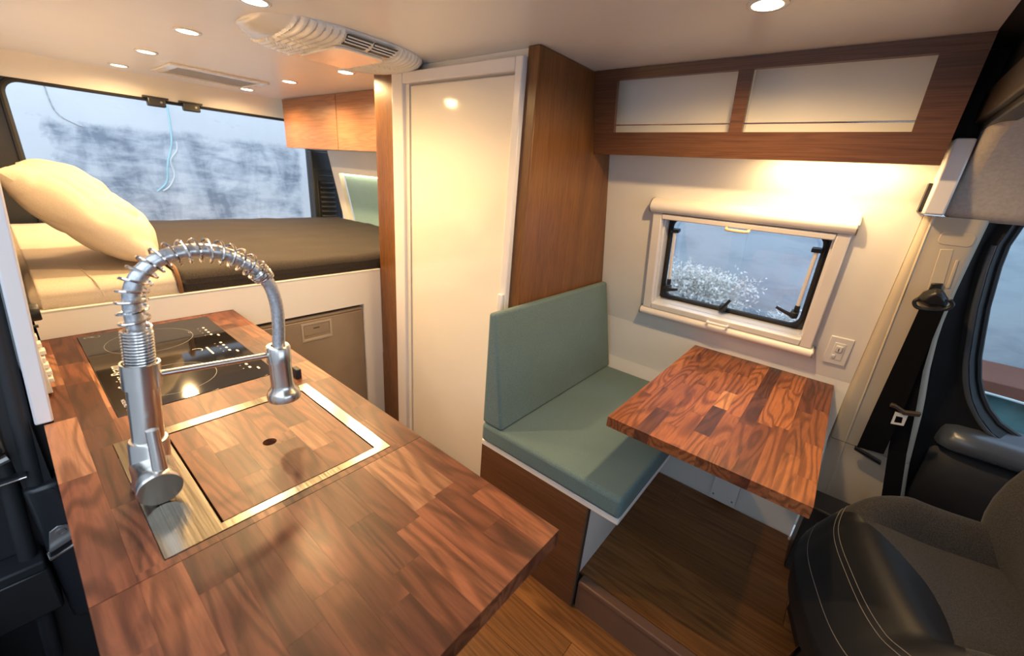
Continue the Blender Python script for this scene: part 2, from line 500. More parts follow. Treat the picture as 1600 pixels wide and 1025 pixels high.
# ---- rear: header, black frame, seal, pillars
hd = MB().loft([[(-3.27, y, 1.78), (-3.27, y, 1.79), (-3.42, y, 1.79), (-3.42, y, 1.672), (-3.36, y, 1.672)] for y in (-0.1, 1.75)])
struct(hd.build('trim_3', 'wall_white', None), 'white sloped header above the rear opening')
rf = sthing('wall_rear', 'black frame around the open rear doorway', (-3.40, 0.9, 0.4))
def frame_with_hole(outer, hole, ya, yb, axis):
    """ring solid between two closed outlines of equal point count"""
    n = len(hole); mb = MB()
    def p3(p, t):
        return (t, p[0], p[1]) if axis == 'x' else ((p[0], t, p[1]) if axis == 'y' else (p[0], p[1], t))
    rings = [[p3(p, ya) for p in outer], [p3(p, yb) for p in outer], [p3(p, yb) for p in hole], [p3(p, ya) for p in hole]]
    rings.append(rings[0])
    mb.loft(rings, True, False)
    return mb
def outer_for(hole, x0, x1, y0, y1):
    cx = (min(p[0] for p in hole) + max(p[0] for p in hole)) / 2; cy = (min(p[1] for p in hole) + max(p[1] for p in hole)) / 2
    hx = (max(p[0] for p in hole) - min(p[0] for p in hole)) / 2; hy = (max(p[1] for p in hole) - min(p[1] for p in hole)) / 2
    out = []
    for px, pz in hole:
        dx = (px - cx) / hx; dz = (pz - cy) / hy
        k = 1 / max(abs(dx), abs(dz))
        dx *= k; dz *= k
        out.append(((x0 + x1) / 2 + dx * (x1 - x0) / 2, (y0 + y1) / 2 + dz * (y1 - y0) / 2))
    return out
hole = rrect(0.135, 1.615, 0.55, 1.668, 0.07, 6)
frame_with_hole(outer_for(hole, -0.06, 1.86, 0.0, 1.80), hole, -3.44, -3.385, 'x').build('doorway_frame', 'black_plastic', rf)
MB().tube([(-3.378, p[0], p[1]) for p in hole], 0.013, 8, closed=True).build('rubber_seal', 'black_rubber', rf, smooth=True)
for yl in (0.725, 0.893):
    lt = thing('door_latch', 'black latch block under the rear header, %s of the pair' % ('left' if yl < .8 else 'right'), 'latch', (-3.34, yl, 1.64), 'rear door latches')
    MB().box(-3.36, -3.325, yl - .058, yl + .058, 1.672, 1.682).build('mount_plate', 'black_plastic', lt)
    MB().box(-3.365, -3.32, yl - .042, yl + .042, 1.630, 1.676).build('body', 'black_plastic', lt, bevel=0.006)
    MB().cyl((-3.318, yl + .02, 1.655), (-3.323, yl + .02, 1.655), .006, 10).build('screw', 'bolt_grey', lt)
# vent pillar
vp = thing('pillar_vent', 'black louvred vent panel beside the rear opening', 'vent', (-3.33, 1.70, 0.95))
MB().box(-3.375, -3.32, 1.60, 1.80, 0.9, 1.478).build('panel', 'black_plastic', vp, bevel=0.008)
for k in range(9):
    z = 0.96 + k * 0.036
    MB().tube([(-3.312, 1.645, z), (-3.308, 1.66, z), (-3.308, 1.745, z), (-3.312, 1.76, z)], 0.013, 8).build('louvre', 'black_plastic', vp, smooth=True)
MB().tube([(-3.318, 1.632, 0.93)] + [(-3.318, a, b) for a, b in arc(1.65, 1.285, .018, 180, 90, 5)] + [(-3.318, 1.78, 1.303)], 0.005, 6).build('rim', 'black_plastic', vp, smooth=True)
MB().box(-3.322, -3.30, 1.61, 1.79, 1.345, 1.352).build('ledge', 'dark_paint', vp)

# ---- bathroom block
struct(MB().box(-1.80, -1.588, 1.172, 1.27, 0.0, 1.778).build('trim_4', 'walnut_veneer_upright', None, bevel=0.003), 'walnut end post beside the bathroom door frame')
struct(MB().box(-1.79, -1.75, 1.27, 1.60, 0.0, 1.778).build('wall_bathroom', 'wall_white', None), 'white rear wall of the bathroom')
pp = [(1.132, 0.0), (1.74, 0.0), (1.798, 0.45), (1.82, 0.60), (1.82, 0.80), (1.788, 0.93), (1.670, 1.51), (1.61, 1.779), (1.132, 1.779)]
struct(MB().prism(pp, 'x', -0.914, -0.868).build('wall_partition', 'walnut_veneer_upright', None, bevel=0.003), 'walnut partition wall behind the bench')
struct(MB().box(-1.586, -0.916, 1.150, 1.19, 1.70, 1.779).build('trim_5', 'wall_white', None), 'white header strip above the bathroom door')
dr = sthing('door_1', 'glossy cream white bathroom door in a white frame', (-1.27, 1.15, 0.0))
MB().box(-1.586, -1.515, 1.112, 1.16, 0.0, 1.752).build('door_frame', 'frame_white', dr, bevel=0.004)
MB().box(-1.515, -0.945, 1.112, 1.16, 1.712, 1.752).build('door_frame', 'frame_white', dr, bevel=0.004)
MB().box(-0.945, -0.915, 1.112, 1.16, 0.0, 1.752).build('door_frame', 'frame_white', dr, bevel=0.004)
MB().box(-1.515, -1.494, 1.128, 1.16, 0.0, 1.712).build('door_stop', 'gloss_door', dr)
MB().box(-1.489, -0.947, 1.133, 1.165, 0.01, 1.706).build('door_leaf', 'gloss_door', dr, bevel=0.002)
MB().box(-0.942, -0.920, 1.098, 1.112, 0.93, 1.00).build('latch', 'frame_white', dr, bevel=0.004)

# ---- exterior
rw = struct(MB().box(-5.6, -5.4, -5, 7, -0.5, 4.2).build('wall_concrete_rear', 'concrete_rear', None), 'weathered grey concrete wall behind the open rear doors')
# the material is laid out around the wall's own centre
sw = struct(MB().box(-5.4, 7, 3.5, 3.7, -0.5, 4.2).build('wall_concrete_side', 'concrete_side', None), 'grey concrete wall outside the dinette window')
MB().box(-1.08, -0.72, 3.492, 3.5, 1.35, 2.3).build('repair_patch', 'concrete_rear', sw)
MB().box(-1.22, -1.17, 3.485, 3.5, -0.5, 1.7).build('downpipe', 'concrete_side', sw)
struct(MB().box(-8, 9, -3.6, -3.4, -0.5, 2.9).build('wall_daylight_screen', 'asphalt', None), 'unseen grey wall added opposite the sliding door to limit daylight')  # out of view, added to screen and bounce daylight at the sliding door
struct(MB().box(-8, 9, -8, 8, -0.56, -0.5).build('ground', 'asphalt', None), 'grey asphalt outside the van')
def squiggle(pts, r, mat, name):
    return MB().tube(smooth_path(pts, 5), r, 5).build(name, mat, rw, smooth=True)
def rearpt(px, py_):   # point on the rear concrete wall from ray offsets, kept as plain numbers
    return (-5.398, px, py_)
squiggle([rearpt(1.20, 1.90), rearpt(1.246, 1.795), rearpt(1.233, 1.484), rearpt(1.168, 1.275), rearpt(1.13, 1.10), rearpt(1.04, 1.005)], 0.0085, 'cyan_paint', 'paint_run')
squiggle([rearpt(1.272, 1.48), rearpt(1.262, 1.40), rearpt(1.195, 1.30), rearpt(1.205, 1.17), rearpt(1.15, 1.06), rearpt(1.088, 1.013)], 0.008, 'chalk_white', 'paint_run')
squiggle([rearpt(0.459, 1.90), rearpt(0.465, 1.72), rearpt(0.50, 1.60), rearpt(0.62, 1.53)], 0.005, 'asphalt', 'crack')
lg = thing('ledge_beam', 'rust red beam along the concrete wall seen through the cab window', 'beam', (1.5, 3.2, -0.5))
MB().box(0.45, 4.0, 3.05, 3.48, 0.54, 0.62).build('beam', 'rust_ledge', lg, bevel=0.01)
MB().box(0.45, 4.0, 3.10, 3.48, -0.5, 0.54).build('plinth', 'teal_paint', lg)
tag(MB().tube(smooth_path([(0.62, 3.04, 0.555), (0.9, 3.03, 0.548), (1.3, 3.03, 0.50)], 6), 0.006, 6).build('wire', 'chalk_white', None, smooth=True), 'thin white cable hanging below the rust red beam', 'cable')
def grass(name, label, cx, cy, z0, n, sp, h):
    mb = MB()
    for _ in range(n):
        bx = cx + max(-1.8, min(1.8, random.gauss(0, 1))) * sp; by = cy + random.uniform(-0.08, 0.08)
        tx = bx + random.uniform(-0.08, 0.08); ty = by + random.uniform(-0.06, 0.06); hh = h * random.uniform(.80, 1)
        b = len(mb.v)
        mb.v += [(bx - .0015, by, z0), (bx + .0015, by, z0), (tx, ty, z0 + hh)]
        mb.f.append((b, b + 1, b + 2))
        for _k in range(5):
            c = Vector((tx, ty, z0 + hh)) + Vector([random.gauss(0, .028) for _i in range(3)])
            b = len(mb.v)
            mb.v += [tuple(c + Vector([random.gauss(0, .009) for _i in range(3)])) for _j in range(3)]
            mb.f.append((b, b + 1, b + 2))
    o = mb.build(name, 'dry_grass', None)
    o['kind'] = 'stuff'
    return tag(o, label, 'grass')
grass('dry_grass', 'pale dry grass tuft outside the dinette window', -0.80, 3.22, -0.5, 1500, 0.17, 1.36)
grass('dry_grass', 'smaller pale dry grass tuft by the right window latch', -0.17, 3.22, -0.5, 420, 0.05, 1.18)

# ================================================================== CAB STRUCTURE
hl = MB()
prof = [(-0.1, 1.625), (1.0, 1.625), (1.40, 1.612), (1.52, 1.575), (1.60, 1.50), (1.645, 1.43), (1.665, 1.388), (1.72, 1.385), (1.72, 1.70), (-0.1, 1.70)]
hl.loft([[(x, a, b) for a, b in prof] for x in (0.172, 0.5, 1.3)])
struct(hl.build('ceiling_cab', 'headliner', None, bevel=0.03, seg=4), 'grey beige fabric headliner over the driver door')
cb = thing('cab_header', 'dark brown bar across the cab opening below a black recess', 'header', (0.2, 0.7, 1.6))
MB().box(0.152, 0.200, -0.1, 1.615, 1.616, 1.69).build('bar', 'bar_brown', cb, bevel=0.004)
MB().box(0.165, 0.205, -0.1, 1.615, 1.600, 1.615).build('lower_rail', 'black_plastic', cb, bevel=0.004)
MB().box(0.165, 0.6, -0.1, 1.95, 1.692, 2.05).build('recess_panel', 'black_matte', cb)
MB().box(0.1195, 0.164, -0.1, 1.95, 1.781, 1.90).build('recess_lip', 'black_matte', cb)
MB().box(0.1195, 0.2, 1.617, 1.95, 1.585, 1.781).build('recess_side', 'black_matte', cb)
# white end cap of the wall panel
ecp = lambda z, d: d - 0.19 * (z - 0.85)
def capq(z, x0, x1, d): return [(x0, ecp(z, d), z), (x1, ecp(z, d), z), (x1, ecp(z, 1.80), z), (x0, ecp(z, 1.80), z)]
ec = MB().hexa(capq(1.395, 0.128, 0.170, 1.705), capq(1.580, 0.128, 0.168, 1.705))
struct(ec.build('trim_6', 'frame_white', None, bevel=0.005), 'white end cap between overhead shelf and cab headliner')
struct(MB().hexa([(0.1195, ecp(1.40, 1.755), 1.40), (0.127, ecp(1.40, 1.755), 1.40), (0.127, ecp(1.40, 1.80), 1.40), (0.1195, ecp(1.40, 1.80), 1.40)],
          [(0.1195, ecp(1.475, 1.755), 1.475), (0.127, ecp(1.475, 1.755), 1.475), (0.127, ecp(1.475, 1.80), 1.475), (0.1195, ecp(1.475, 1.80), 1.475)]).build('trim_7', 'black_plastic', None), 'thin black slot beside the white end cap')

# pillar trim
RXT = [(0.13, 0.47), (0.37, 0.415), (0.57, 0.372), (0.80, 0.334), (0.93, 0.305), (1.06, 0.283), (1.2, 0.274), (1.39, 0.27)]
LNT = [(0.13, 0.21), (0.60, 0.188), (1.37, 0.158)]
pl = thing('door_pillar', 'beige door pillar trim between dinette wall and driver door', 'pillar', (0.2, 1.80, 0.13))
def pillar_ring(z):
    xr = lerp_tab(RXT, z); xl = lerp_tab(LNT, z)
    d = 1.77 if z > 0.5 else 1.77 - 0.19 * (0.5 - z)
    y0 = min(ecp(z, d), 1.835)
    return [(0.139, y0 + 0.05, z), (0.139, y0 + 0.022, z), (0.144, y0 + .008, z), (0.152, y0 + .001, z), (xl - .004, y0 + .001, z), (xl, y0 - .003, z), (xl + .004, y0 + .001, z), (xl + .02, y0, z),
            (xr - 0.022, y0, z), (xr - .010, y0 + .003, z), (xr - .003, y0 + .011, z), (xr, y0 + .024, z), (xr + .004, y0 + 0.07, z)]
zz = [0.575 + (1.392 - 0.575) * i / 16 for i in range(17)]
MB().loft([pillar_ring(z) for z in zz]).build('upper_trim', 'pillar_beige', pl, smooth=True)
zz = [0.13 + (0.572 - 0.13) * i / 8 for i in range(9)]
MB().loft([pillar_ring(z) for z in zz]).build('lower_trim', 'pillar_beige', pl, smooth=True)
def on_pillar(poly, d, depth, name, mat, parent, **kw):
    return MB().loft([[(x, ecp(z, d + depth), z) for x, z in poly], [(x, ecp(z, d), z) for x, z in poly]]).build(name, mat, parent, **kw)
capo = [(x, z) for x, z in rrect(0.187, 0.257, 1.318, 1.354, 0.012, 4)]
on_pillar(capo, 1.7685, .01, 'blank_cover', 'pillar_beige', pl, bevel=0.0012)
slot = [(0.200, 1.305), (0.226, 1.308), (0.242, 1.19), (0.212, 1.185)]
on_pillar(slot, 1.7685, .006, 'height_slot', 'pillar_beige', pl, bevel=0.001)
on_pillar([(0.214, 1.207), (0.238, 1.211), (0.238, 1.184), (0.214, 1.182)], 1.760, .012, 'height_clip', 'black_plastic', pl, bevel=0.003)
on_pillar([(0.240, 1.280), (0.246, 1.281), (0.254, 1.20), (0.248, 1.199)], 1.7670, .004, 'rib', 'pillar_beige', pl, bevel=0.001)

# seat belt
sb = thing('seat_belt', 'black seat belt hanging on the beige door pillar', 'seat belt', (0.25, 1.72, 0.3))
cov = [(0.196, 1.150), (0.205, 1.178), (0.226, 1.197), (0.243, 1.192), (0.262, 1.168), (0.262, 1.145), (0.23, 1.138)]
mb = MB()
mb.loft([[(x, ecp(z, 1.768), z) for x, z in cov], [(x, ecp(z, 1.742), z) for x, z in cov], [(0.229 + (x - .229) * .62, ecp(z, 1.722), 1.165 + (z - 1.165) * .62) for x, z in cov]])
mb.build('anchor_cover', 'black_plastic', sb, bevel=0.005, seg=3)
MB().tube(smooth_path([(0.200, ecp(1.16, 1.735), 1.160), (0.193, ecp(1.145, 1.735), 1.147), (0.205, ecp(1.135, 1.733), 1.133), (0.235, ecp(1.135, 1.73), 1.135), (0.262, ecp(1.145, 1.733), 1.143), (0.271, ecp(1.16, 1.735), 1.158), (0.262, ecp(1.17, 1.735), 1.17)], 5), 0.0055, 8).build('guide_loop', 'black_plastic', sb, smooth=True)
def ribbon(pts, name, parent, th=0.0025):
    mb = MB(); rings = []
    for (xa, xb, z, d) in pts:
        y0 = min(ecp(z, d), 1.80); rings.append([(xa, y0, z), (xb, y0 - .002, z + (xb - xa) * .1), (xb, y0 + th - .002, z + (xb - xa) * .1), (xa, y0 + th, z)])
    mb.loft(rings)
    return mb.build(name, 'webbing', parent)
ribbon([(0.209, 0.260, 1.135, 1.728), (0.213, 0.272, 0.95, 1.735), (0.216, 0.286, 0.75, 1.738), (0.219, 0.291, 0.59, 1.735)], 'webbing', sb)
ribbon([(0.228, 0.256, 1.13, 1.742), (0.244, 0.283, 0.93, 1.748), (0.268, 0.312, 0.79, 1.748), (0.298, 0.344, 0.62, 1.748), (0.346, 0.394, 0.38, 1.73), (0.37, 0.42, 0.16, 1.70)], 'webbing', sb)
on_pillar([(0.214, 0.592), (0.295, 0.566), (0.297, 0.550), (0.214, 0.576)], 1.728, .016, 'belt_outlet', 'black_plastic', sb, bevel=0.003)
tg = MB().loft([[(x, ecp(z, 1.734), z) for x, z in q] for q in [[(0.246, 0.792), (0.262, 0.790), (0.285, 0.776), (0.322, 0.786), (0.322, 0.800), (0.286, 0.790), (0.258, 0.803), (0.248, 0.803)]]] +
               [[(x, ecp(z, 1.716), z) for x, z in [(0.246, 0.792), (0.262, 0.790), (0.285, 0.776), (0.322, 0.786), (0.322, 0.800), (0.286, 0.790), (0.258, 0.803), (0.248, 0.803)]]]).build('tongue_body', 'tongue_brown', sb, bevel=0.002)
hole2 = [(0.274, 0.738), (0.292, 0.742), (0.288, 0.766), (0.272, 0.764)]
outr = [(0.268, 0.730), (0.299, 0.736), (0.297, 0.778), (0.265, 0.778)]
mb = MB()
mb.loft([[(x, ecp(z, a), z) for x, z in q] for q, a in ((outr, 1.724), (outr, 1.721), (hole2, 1.721), (hole2, 1.724), (outr, 1.724))], True, False)
mb.build('tongue_plate', 'plastic_white', tg)

# driver door with window
GL = [(0.344, 1.385), (0.339, 1.33), (0.345, 1.27), (0.366, 1.15), (0.385, 1.07), (0.405, 0.99), (0.428, 0.925), (0.452, 0.875), (0.483, 0.83), (0.52, 0.792), (0.584, 0.758), (0.68, 0.745), (0.95, 0.742), (1.18, 0.76), (1.24, 0.85), (1.22, 1.15), (1.12, 1.38), (0.95, 1.44), (0.65, 1.45), (0.45, 1.445), (0.375, 1.425)]
dd = sthing('door_2', 'dark driver door with grey ledge and rounded window', (0.7, 1.9, 0.1))
def ofs(poly, k):
    cx = sum(p[0] for p in poly) / len(poly); cz = sum(p[1] for p in poly) / len(poly)
    out = []
    n = len(poly)
    for i, p in enumerate(poly):
        a = Vector(poly[i - 1]); b = Vector(poly[(i + 1) % n]); t = (b - a).normalized()
        nn = Vector((t.y, -t.x))
        if nn.dot(Vector((p[0] - cx, p[1] - cz))) < 0: nn = -nn
        out.append((p[0] + nn.x * k, p[1] + nn.y * k))
    return out
def dpt(p, d): return (p[0], ecp(p[1], d), p[1])
big = []
for p in GL:
    big.append((min(max(0.76 + (p[0] - 0.76) * 1.5, 0.272), 1.34), p[1] + (0.12 if p[1] > 1.3 else (-0.62 if p[1] < 0.84 else 0))))
big = [(0.272, 1.40), (0.272, 1.34), (0.274, 1.25), (0.282, 1.10), (0.290, 1.02), (0.31, 0.93), (0.325, 0.85), (0.335, 0.78), (0.355, 0.60), (0.40, 0.30), (0.48, 0.14), (0.68, 0.13), (0.95, 0.13), (1.25, 0.13), (1.34, 0.8), (1.34, 1.15), (1.30, 1.42), (0.95, 1.52), (0.65, 1.52), (0.45, 1.50), (0.30, 1.45)]
in1 = ofs(GL, 0.050); in2 = ofs(GL, 0.028); in3 = ofs(GL, 0.012)
mb = MB()
mb.loft([[dpt(p, 1.90) for p in big], [dpt(p, 1.815) for p in big], [dpt(p, 1.83) for p in in1], [dpt(p, 1.815) for p in in2], [dpt(p, 1.86) for p in in3], [dpt(p, 1.875) for p in GL], [dpt(p, 1.90) for p in GL], [dpt(p, 1.90) for p in big]], True, False)
mb.build('door_panel', 'door_dark', dd, smooth=True)
lowL = [p for p in ofs(GL, 0.034)][1:12]
MB().tube(smooth_path([dpt(p, 1.822) for p in lowL], 4), 0.008, 10).build('window_rim', 'door_grey', dd, smooth=True)
MB().tube([dpt(p, 1.872) for p in ofs(GL, 0.004)], 0.010, 8, closed=True).build('window_seal', 'black_rubber', dd, smooth=True)
mb = MB(); mb.v = [dpt(p, 1.885) for p in GL]; mb.f = [tuple(range(len(GL)))]
mb.build('window_pane', 'cab_glass', dd, solid=0.004)
led = [(1.905, 0.680), (1.80, 0.680), (1.787, 0.692), (1.780, 0.708), (1.784, 0.726), (1.797, 0.744), (1.82, 0.756), (1.905, 0.77)]
mb = MB()
mb.loft([[(x, 1.905 - (1.905 - a) * k, 0.70 + (b - 0.70) * (0.55 + 0.45 * k)) for a, b in led] for x, k in ((0.395, 0.35), (0.405, 0.75), (0.43, 0.95), (0.48, 1.0), (0.7, 1.0), (1.3, 1.0))])
mb.build('door_ledge', 'door_grey', dd, smooth=True)
mb = MB()
mb.loft([[(x, 1.905 - (1.905 - a) * k, 0.48 + (b - 0.70) * 3.2) for a, b in led] for x, k in ((0.40, 0.5), (0.46, 0.9), (0.7, 0.92), (1.3, 0.92))])
mb.build('door_pocket', 'door_dark', dd, smooth=True)

struct(MB().box(0.6, 2.0, -0.15, 1.75, 1.64, 1.72).build('ceiling_windscreen', 'headliner', None), 'headliner over the front of the cab')  # unseen rest of the cab, closed in to cut daylight inside the van
struct(MB().box(1.55, 1.70, -0.15, 1.95, 0.0, 0.95).build('wall_dashboard', 'door_dark', None), 'dark dashboard wall of the cab')
struct(MB().box(0.15, 1.70, -0.16, -0.10, 0.0, 0.85).build('wall_cab_passenger', 'door_dark', None), 'dark lower passenger door of the cab')
struct(MB().box(0.15, 0.45, -0.16, -0.10, 0.85, 1.72).build('wall_cab_pillar', 'pillar_beige', None), 'passenger side door pillar of the cab')

# ================================================================== SLIDING DOOR JAMB (left edge)
jb = sthing('wall_jamb', 'dark painted door jamb of the sliding door opening', (-1.26, -0.15, 0.0))
MB().box(-1.32, -1.262, -0.60, -0.045, 0.0, 1.9).build('jamb_panel', 'dark_paint', jb)
def seal_path(dy, z0=0.60, z1=1.85, n=20):
    return [(-1.235, py(z0 + (z1 - z0) * i / n) + dy, z0 + (z1 - z0) * i / n) for i in range(n + 1)]
MB().tube(seal_path(-0.047), 0.017, 10).build('inner_seal', 'black_rubber', jb, smooth=True)
MB().tube(seal_path(-0.083, 0.2), 0.015, 10).build('outer_seal', 'black_rubber', jb, smooth=True)
MB().box(-1.262, -1.225, -0.098, -0.056, 0.2, 1.85).build('seal_lip', 'black_plastic', jb)
MB().box(-1.262, -1.258, -0.40, -0.10, 0.88, 1.5).build('door_glass_edge', 'bolt_grey', jb)
MB().box(-1.262, -1.215, -0.30, -0.10, 0.79, 0.826).build('roller_bracket', 'bolt_grey', jb, bevel=0.003)
MB().lathe([(0.001, 0), (0.014, 0.0), (0.016, 0.008), (0.009, 0.016), (0.001, 0.018)], (-1.215, -0.118, 0.800), (1, 0, 0.2), 16).build('roller', 'black_plastic', jb, smooth=True)
MB().tube([(-1.225, -0.30, 0.765), (-1.205, -0.16, 0.765), (-1.215, -0.10, 0.778)], 0.009, 8).build('roller_rail', 'bolt_grey', jb, smooth=True)
MB().box(-1.262, -1.205, -0.30, -0.085, 0.725, 0.732).build('pressed_step', 'dark_paint', jb)
MB().tube([(-1.205, -0.25, 0.723), (-1.205, -0.086, 0.726)], 0.0016, 6).build('step_edge_line', 'chrome', jb)
mb = MB()
mb.loft([[(-1.262, -0.105, z), (-1.215, -0.10, z), (-1.205, -0.085, z), (-1.205, -0.045, z), (-1.262, -0.04, z)] for z in (0.30, 0.55, 0.66, 0.69)])
mb.build('pillar_pressing', 'dark_paint', jb, bevel=0.008, seg=3)
MB().cyl((-1.206, -0.062, 0.675), (-1.2025, -0.062, 0.675), .006, 10).build('plug', 'black_rubber', jb)
sk = thing('latch_striker', 'small metal latch striker on the dark door jamb', 'striker', (-1.20, -0.072, 0.52))
SKP = [(-0.098, 0.520), (-0.052, 0.536), (-0.052, 0.56), (-0.058, 0.578), (-0.072, 0.583), (-0.086, 0.575)]
MB().loft([[(-1.204, a, b) for a, b in SKP], [(-1.200, a, b) for a, b in SKP]]).build('plate', 'bolt_grey', sk, bevel=0.0012)
MB().tube([(-1.20, -0.098, 0.523), (-1.180, -0.097, 0.520), (-1.178, -0.054, 0.535), (-1.20, -0.053, 0.538)], 0.0035, 8).build('loop', 'chrome', sk, smooth=True)
MB().lathe([(0.001, 0), (0.009, 0), (0.009, 0.003), (0.004, 0.003), (0.004, 0.001), (0.001, 0.001)], (-1.2, -0.070, 0.565), (1, 0, 0), 16).build('screw', 'bolt_grey', sk)
lb = thing('lock_cover', 'black plastic lock cover low on the dark door jamb', 'cover', (-1.23, -0.15, 0.36))
MB().box(-1.262, -1.20, -0.215, -0.105, 0.36, 0.485).build('cover_box', 'black_plastic', lb, bevel=0.006)
MB().box(-1.262, -1.195, -0.213, -0.107, 0.485, 0.512).build('cover_lid', 'door_dark', lb, bevel=0.005)
ss = thing('door_sill', 'black sloping sill panel at the bottom of the sliding door opening', 'sill', (-0.9, -0.3, 0.0))
MB().hexa([(-1.20, -0.60, 0.0), (-0.2, -0.60, 0.0), (-0.2, -0.20, 0.0), (-1.20, -0.20, 0.0)], [(-1.20, -0.60, 0.50), (-0.2, -0.60, 0.50), (-0.2, -0.40, 0.50), (-1.20, -0.24, 0.50)]).build('sill_panel', 'dark_paint', ss, bevel=0.01)
MB().box(-1.19, -1.15, -0.235, -0.215, 0.40, 0.44).build('catch', 'chrome', ss, bevel=0.004)
struct(MB().box(-1.26, 1.2, -0.62, -0.30, -0.10, -0.02).build('trim_8', 'black_plastic', None), 'black entry step outside the aisle')

# ================================================================== KITCHEN
CT = 0.83; TH = 0.036
def rect_minus(r, holes):
    out = [r]
    for h in holes:
        nxt = []
        for (a, b, c, d) in out:
            hx0, hx1, hy0, hy1 = h
            if hx1 <= a or hx0 >= b or hy1 <= c or hy0 >= d: nxt.append((a, b, c, d)); continue
            if hx0 > a: nxt.append((a, hx0, c, d))
            if hx1 < b: nxt.append((hx1, b, c, d))
            m0, m1 = max(a, hx0), min(b, hx1)
            if hy0 > c: nxt.append((m0, m1, c, hy0))
            if hy1 < d: nxt.append((m0, m1, hy1, d))
        out = nxt
    return [q for q in out if q[1] - q[0] > .002 and q[3] - q[2] > .002]
def staves(parent, x0, x1, y0, y1, zt, th, w, axis, holes=(), lens=(0.20, 0.46), seed=1, g=0.00010, tab=None):
    rnd = random.Random(seed)
    tab = tab or WALN
    if axis == 'y': a0, a1, b0, b1 = y0, y1, x0, x1
    else: a0, a1, b0, b1 = x0, x1, y0, y1
    n = max(1, round((b1 - b0) / w)); w = (b1 - b0) / n
    for i in range(n):
        cuts = [a0]; p = a0 + rnd.uniform(0.25, 1.0) * lens[1]
        while p < a1 - 0.07:
            cuts.append(p); p += rnd.uniform(*lens)
        cuts.append(a1)
        for q0, q1 in zip(cuts, cuts[1:]):
            lo, hi = b0 + i * w, b0 + (i + 1) * w
            r = (q0 + g, q1 - g, lo + g, hi - g) if axis == 'x' else (lo + g, hi - g, q0 + g, q1 - g)
            a = rnd.choice(tab); k = rnd.uniform(0.85, 1.15); colr = (a[0] * k, a[1] * k, a[2] * k, 1)
            for (u0, u1, v0, v1) in rect_minus(r, holes):
                mb = MB().box(u0, u1, v0, v1, zt - th, zt)
                if axis == 'y':
                    # local X axis of the stave follows its grain
                    c = Vector(((u0 + u1) / 2, (v0 + v1) / 2, zt - th / 2))
                    mb.v = [(v[1] - c.y, -(v[0] - c.x), v[2] - c.z) for v in mb.v]
                    o = link('stave', mb.mesh('stave'), 'walnut_stave', c, parent)
                    o.rotation_euler = (0, 0, math.radians(90))
                else:
                    o = mb.build('stave', 'walnut_stave', parent)
                o.color = colr
SINK = (-1.037, -0.650, 0.044, 0.433)
HOB = (-1.765, -1.150, 0.069, 0.405)
ct = thing('kitchen_countertop', 'walnut butcher block worktop holding the cooktop and sink', 'countertop', (-1.2, 0.23, CT - TH))
g_ = 0.001
holes = [(SINK[0] - g_, SINK[1] + g_, SINK[2] - g_, SINK[3] + g_), (HOB[0] - g_, HOB[1] + g_, HOB[2] - g_, HOB[3] + g_)]
staves(ct, -1.797, -0.6325, -0.039, 0.503, CT, TH, 0.049, 'x', holes + [(-2.0, -1.213, -0.1, -0.024)], lens=(0.12, 0.34), seed=3)
lf = thing('countertop_leaf', 'walnut butcher block extension leaf at the near end of the worktop', 'countertop', (-0.44, 0.23, CT - TH))
staves(lf, -0.6315, -0.253, -0.039, 0.503, CT, TH, 0.049, 'x', (), lens=(0.12, 0.30), seed=21)
MB().box(-0.60, -0.28, 0.0, 0.47, CT - TH - 0.02, CT - TH - 0.001).build('underside_board', 'black_matte', lf)
kc = thing('kitchen_cabinet', 'white kitchen cabinet under the butcher block worktop', 'cabinet', (-1.2, 0.23, 0.0))
MB().box(-1.795, -0.66, 0.0, 0.47, 0.0, 0.62).build('body', 'white_laminate', kc)
MB().box(-1.795, -0.66, 0.455, 0.475, 0.62, CT - TH - .001).build('front_apron', 'white_laminate', ct)
MB().box(-0.68, -0.66, 0.0, 0.455, 0.62, CT - TH - .001).build('end_apron', 'white_laminate', ct)
MB().box(-1.2, -0.66, -0.032, -0.002, 0.0, 0.62).build('back_panel', 'black_matte', kc)
MB().box(-1.2, -0.66, -0.032, -0.002, 0.621, CT - TH - .001).build('back_apron', 'black_matte', ct)
MB().box(-0.62, -0.27, -0.032, -0.002, 0.40, CT - TH - .001).build('support_flap', 'black_matte', lf)

# cooktop
ck = thing('induction_cooktop', 'black glass induction cooktop with two round cooking zones', 'cooktop', (-1.46, 0.237, CT - 0.03))
MB().box(HOB[0], HOB[1], HOB[2], HOB[3], CT - 0.03, CT + 0.0015).build('glass_top', 'ceramic_glass', ck, bevel=0.001)
def ring(cx, cy, r, name, mat, parent, w=0.0013, z=CT + 0.0016, a0=0, a1=360, n=64):
    mb = MB()
    P = arc(cx, cy, r, a0, a1, n); Q = arc(cx, cy, r - w, a0, a1, n)
    b = 0
    for i in range(n):
        k = len(mb.v)
        mb.v += [(*P[i], z), (*P[i + 1], z), (*Q[i + 1], z), (*Q[i], z)]; mb.f.append((k, k + 1, k + 2, k + 3))
    return mb.build(name, mat, parent)
ring(-1.615, 0.217, 0.107, 'cooking_zone', 'print_grey', ck)
ring(-1.288, 0.197, 0.098, 'cooking_zone', 'print_grey', ck)
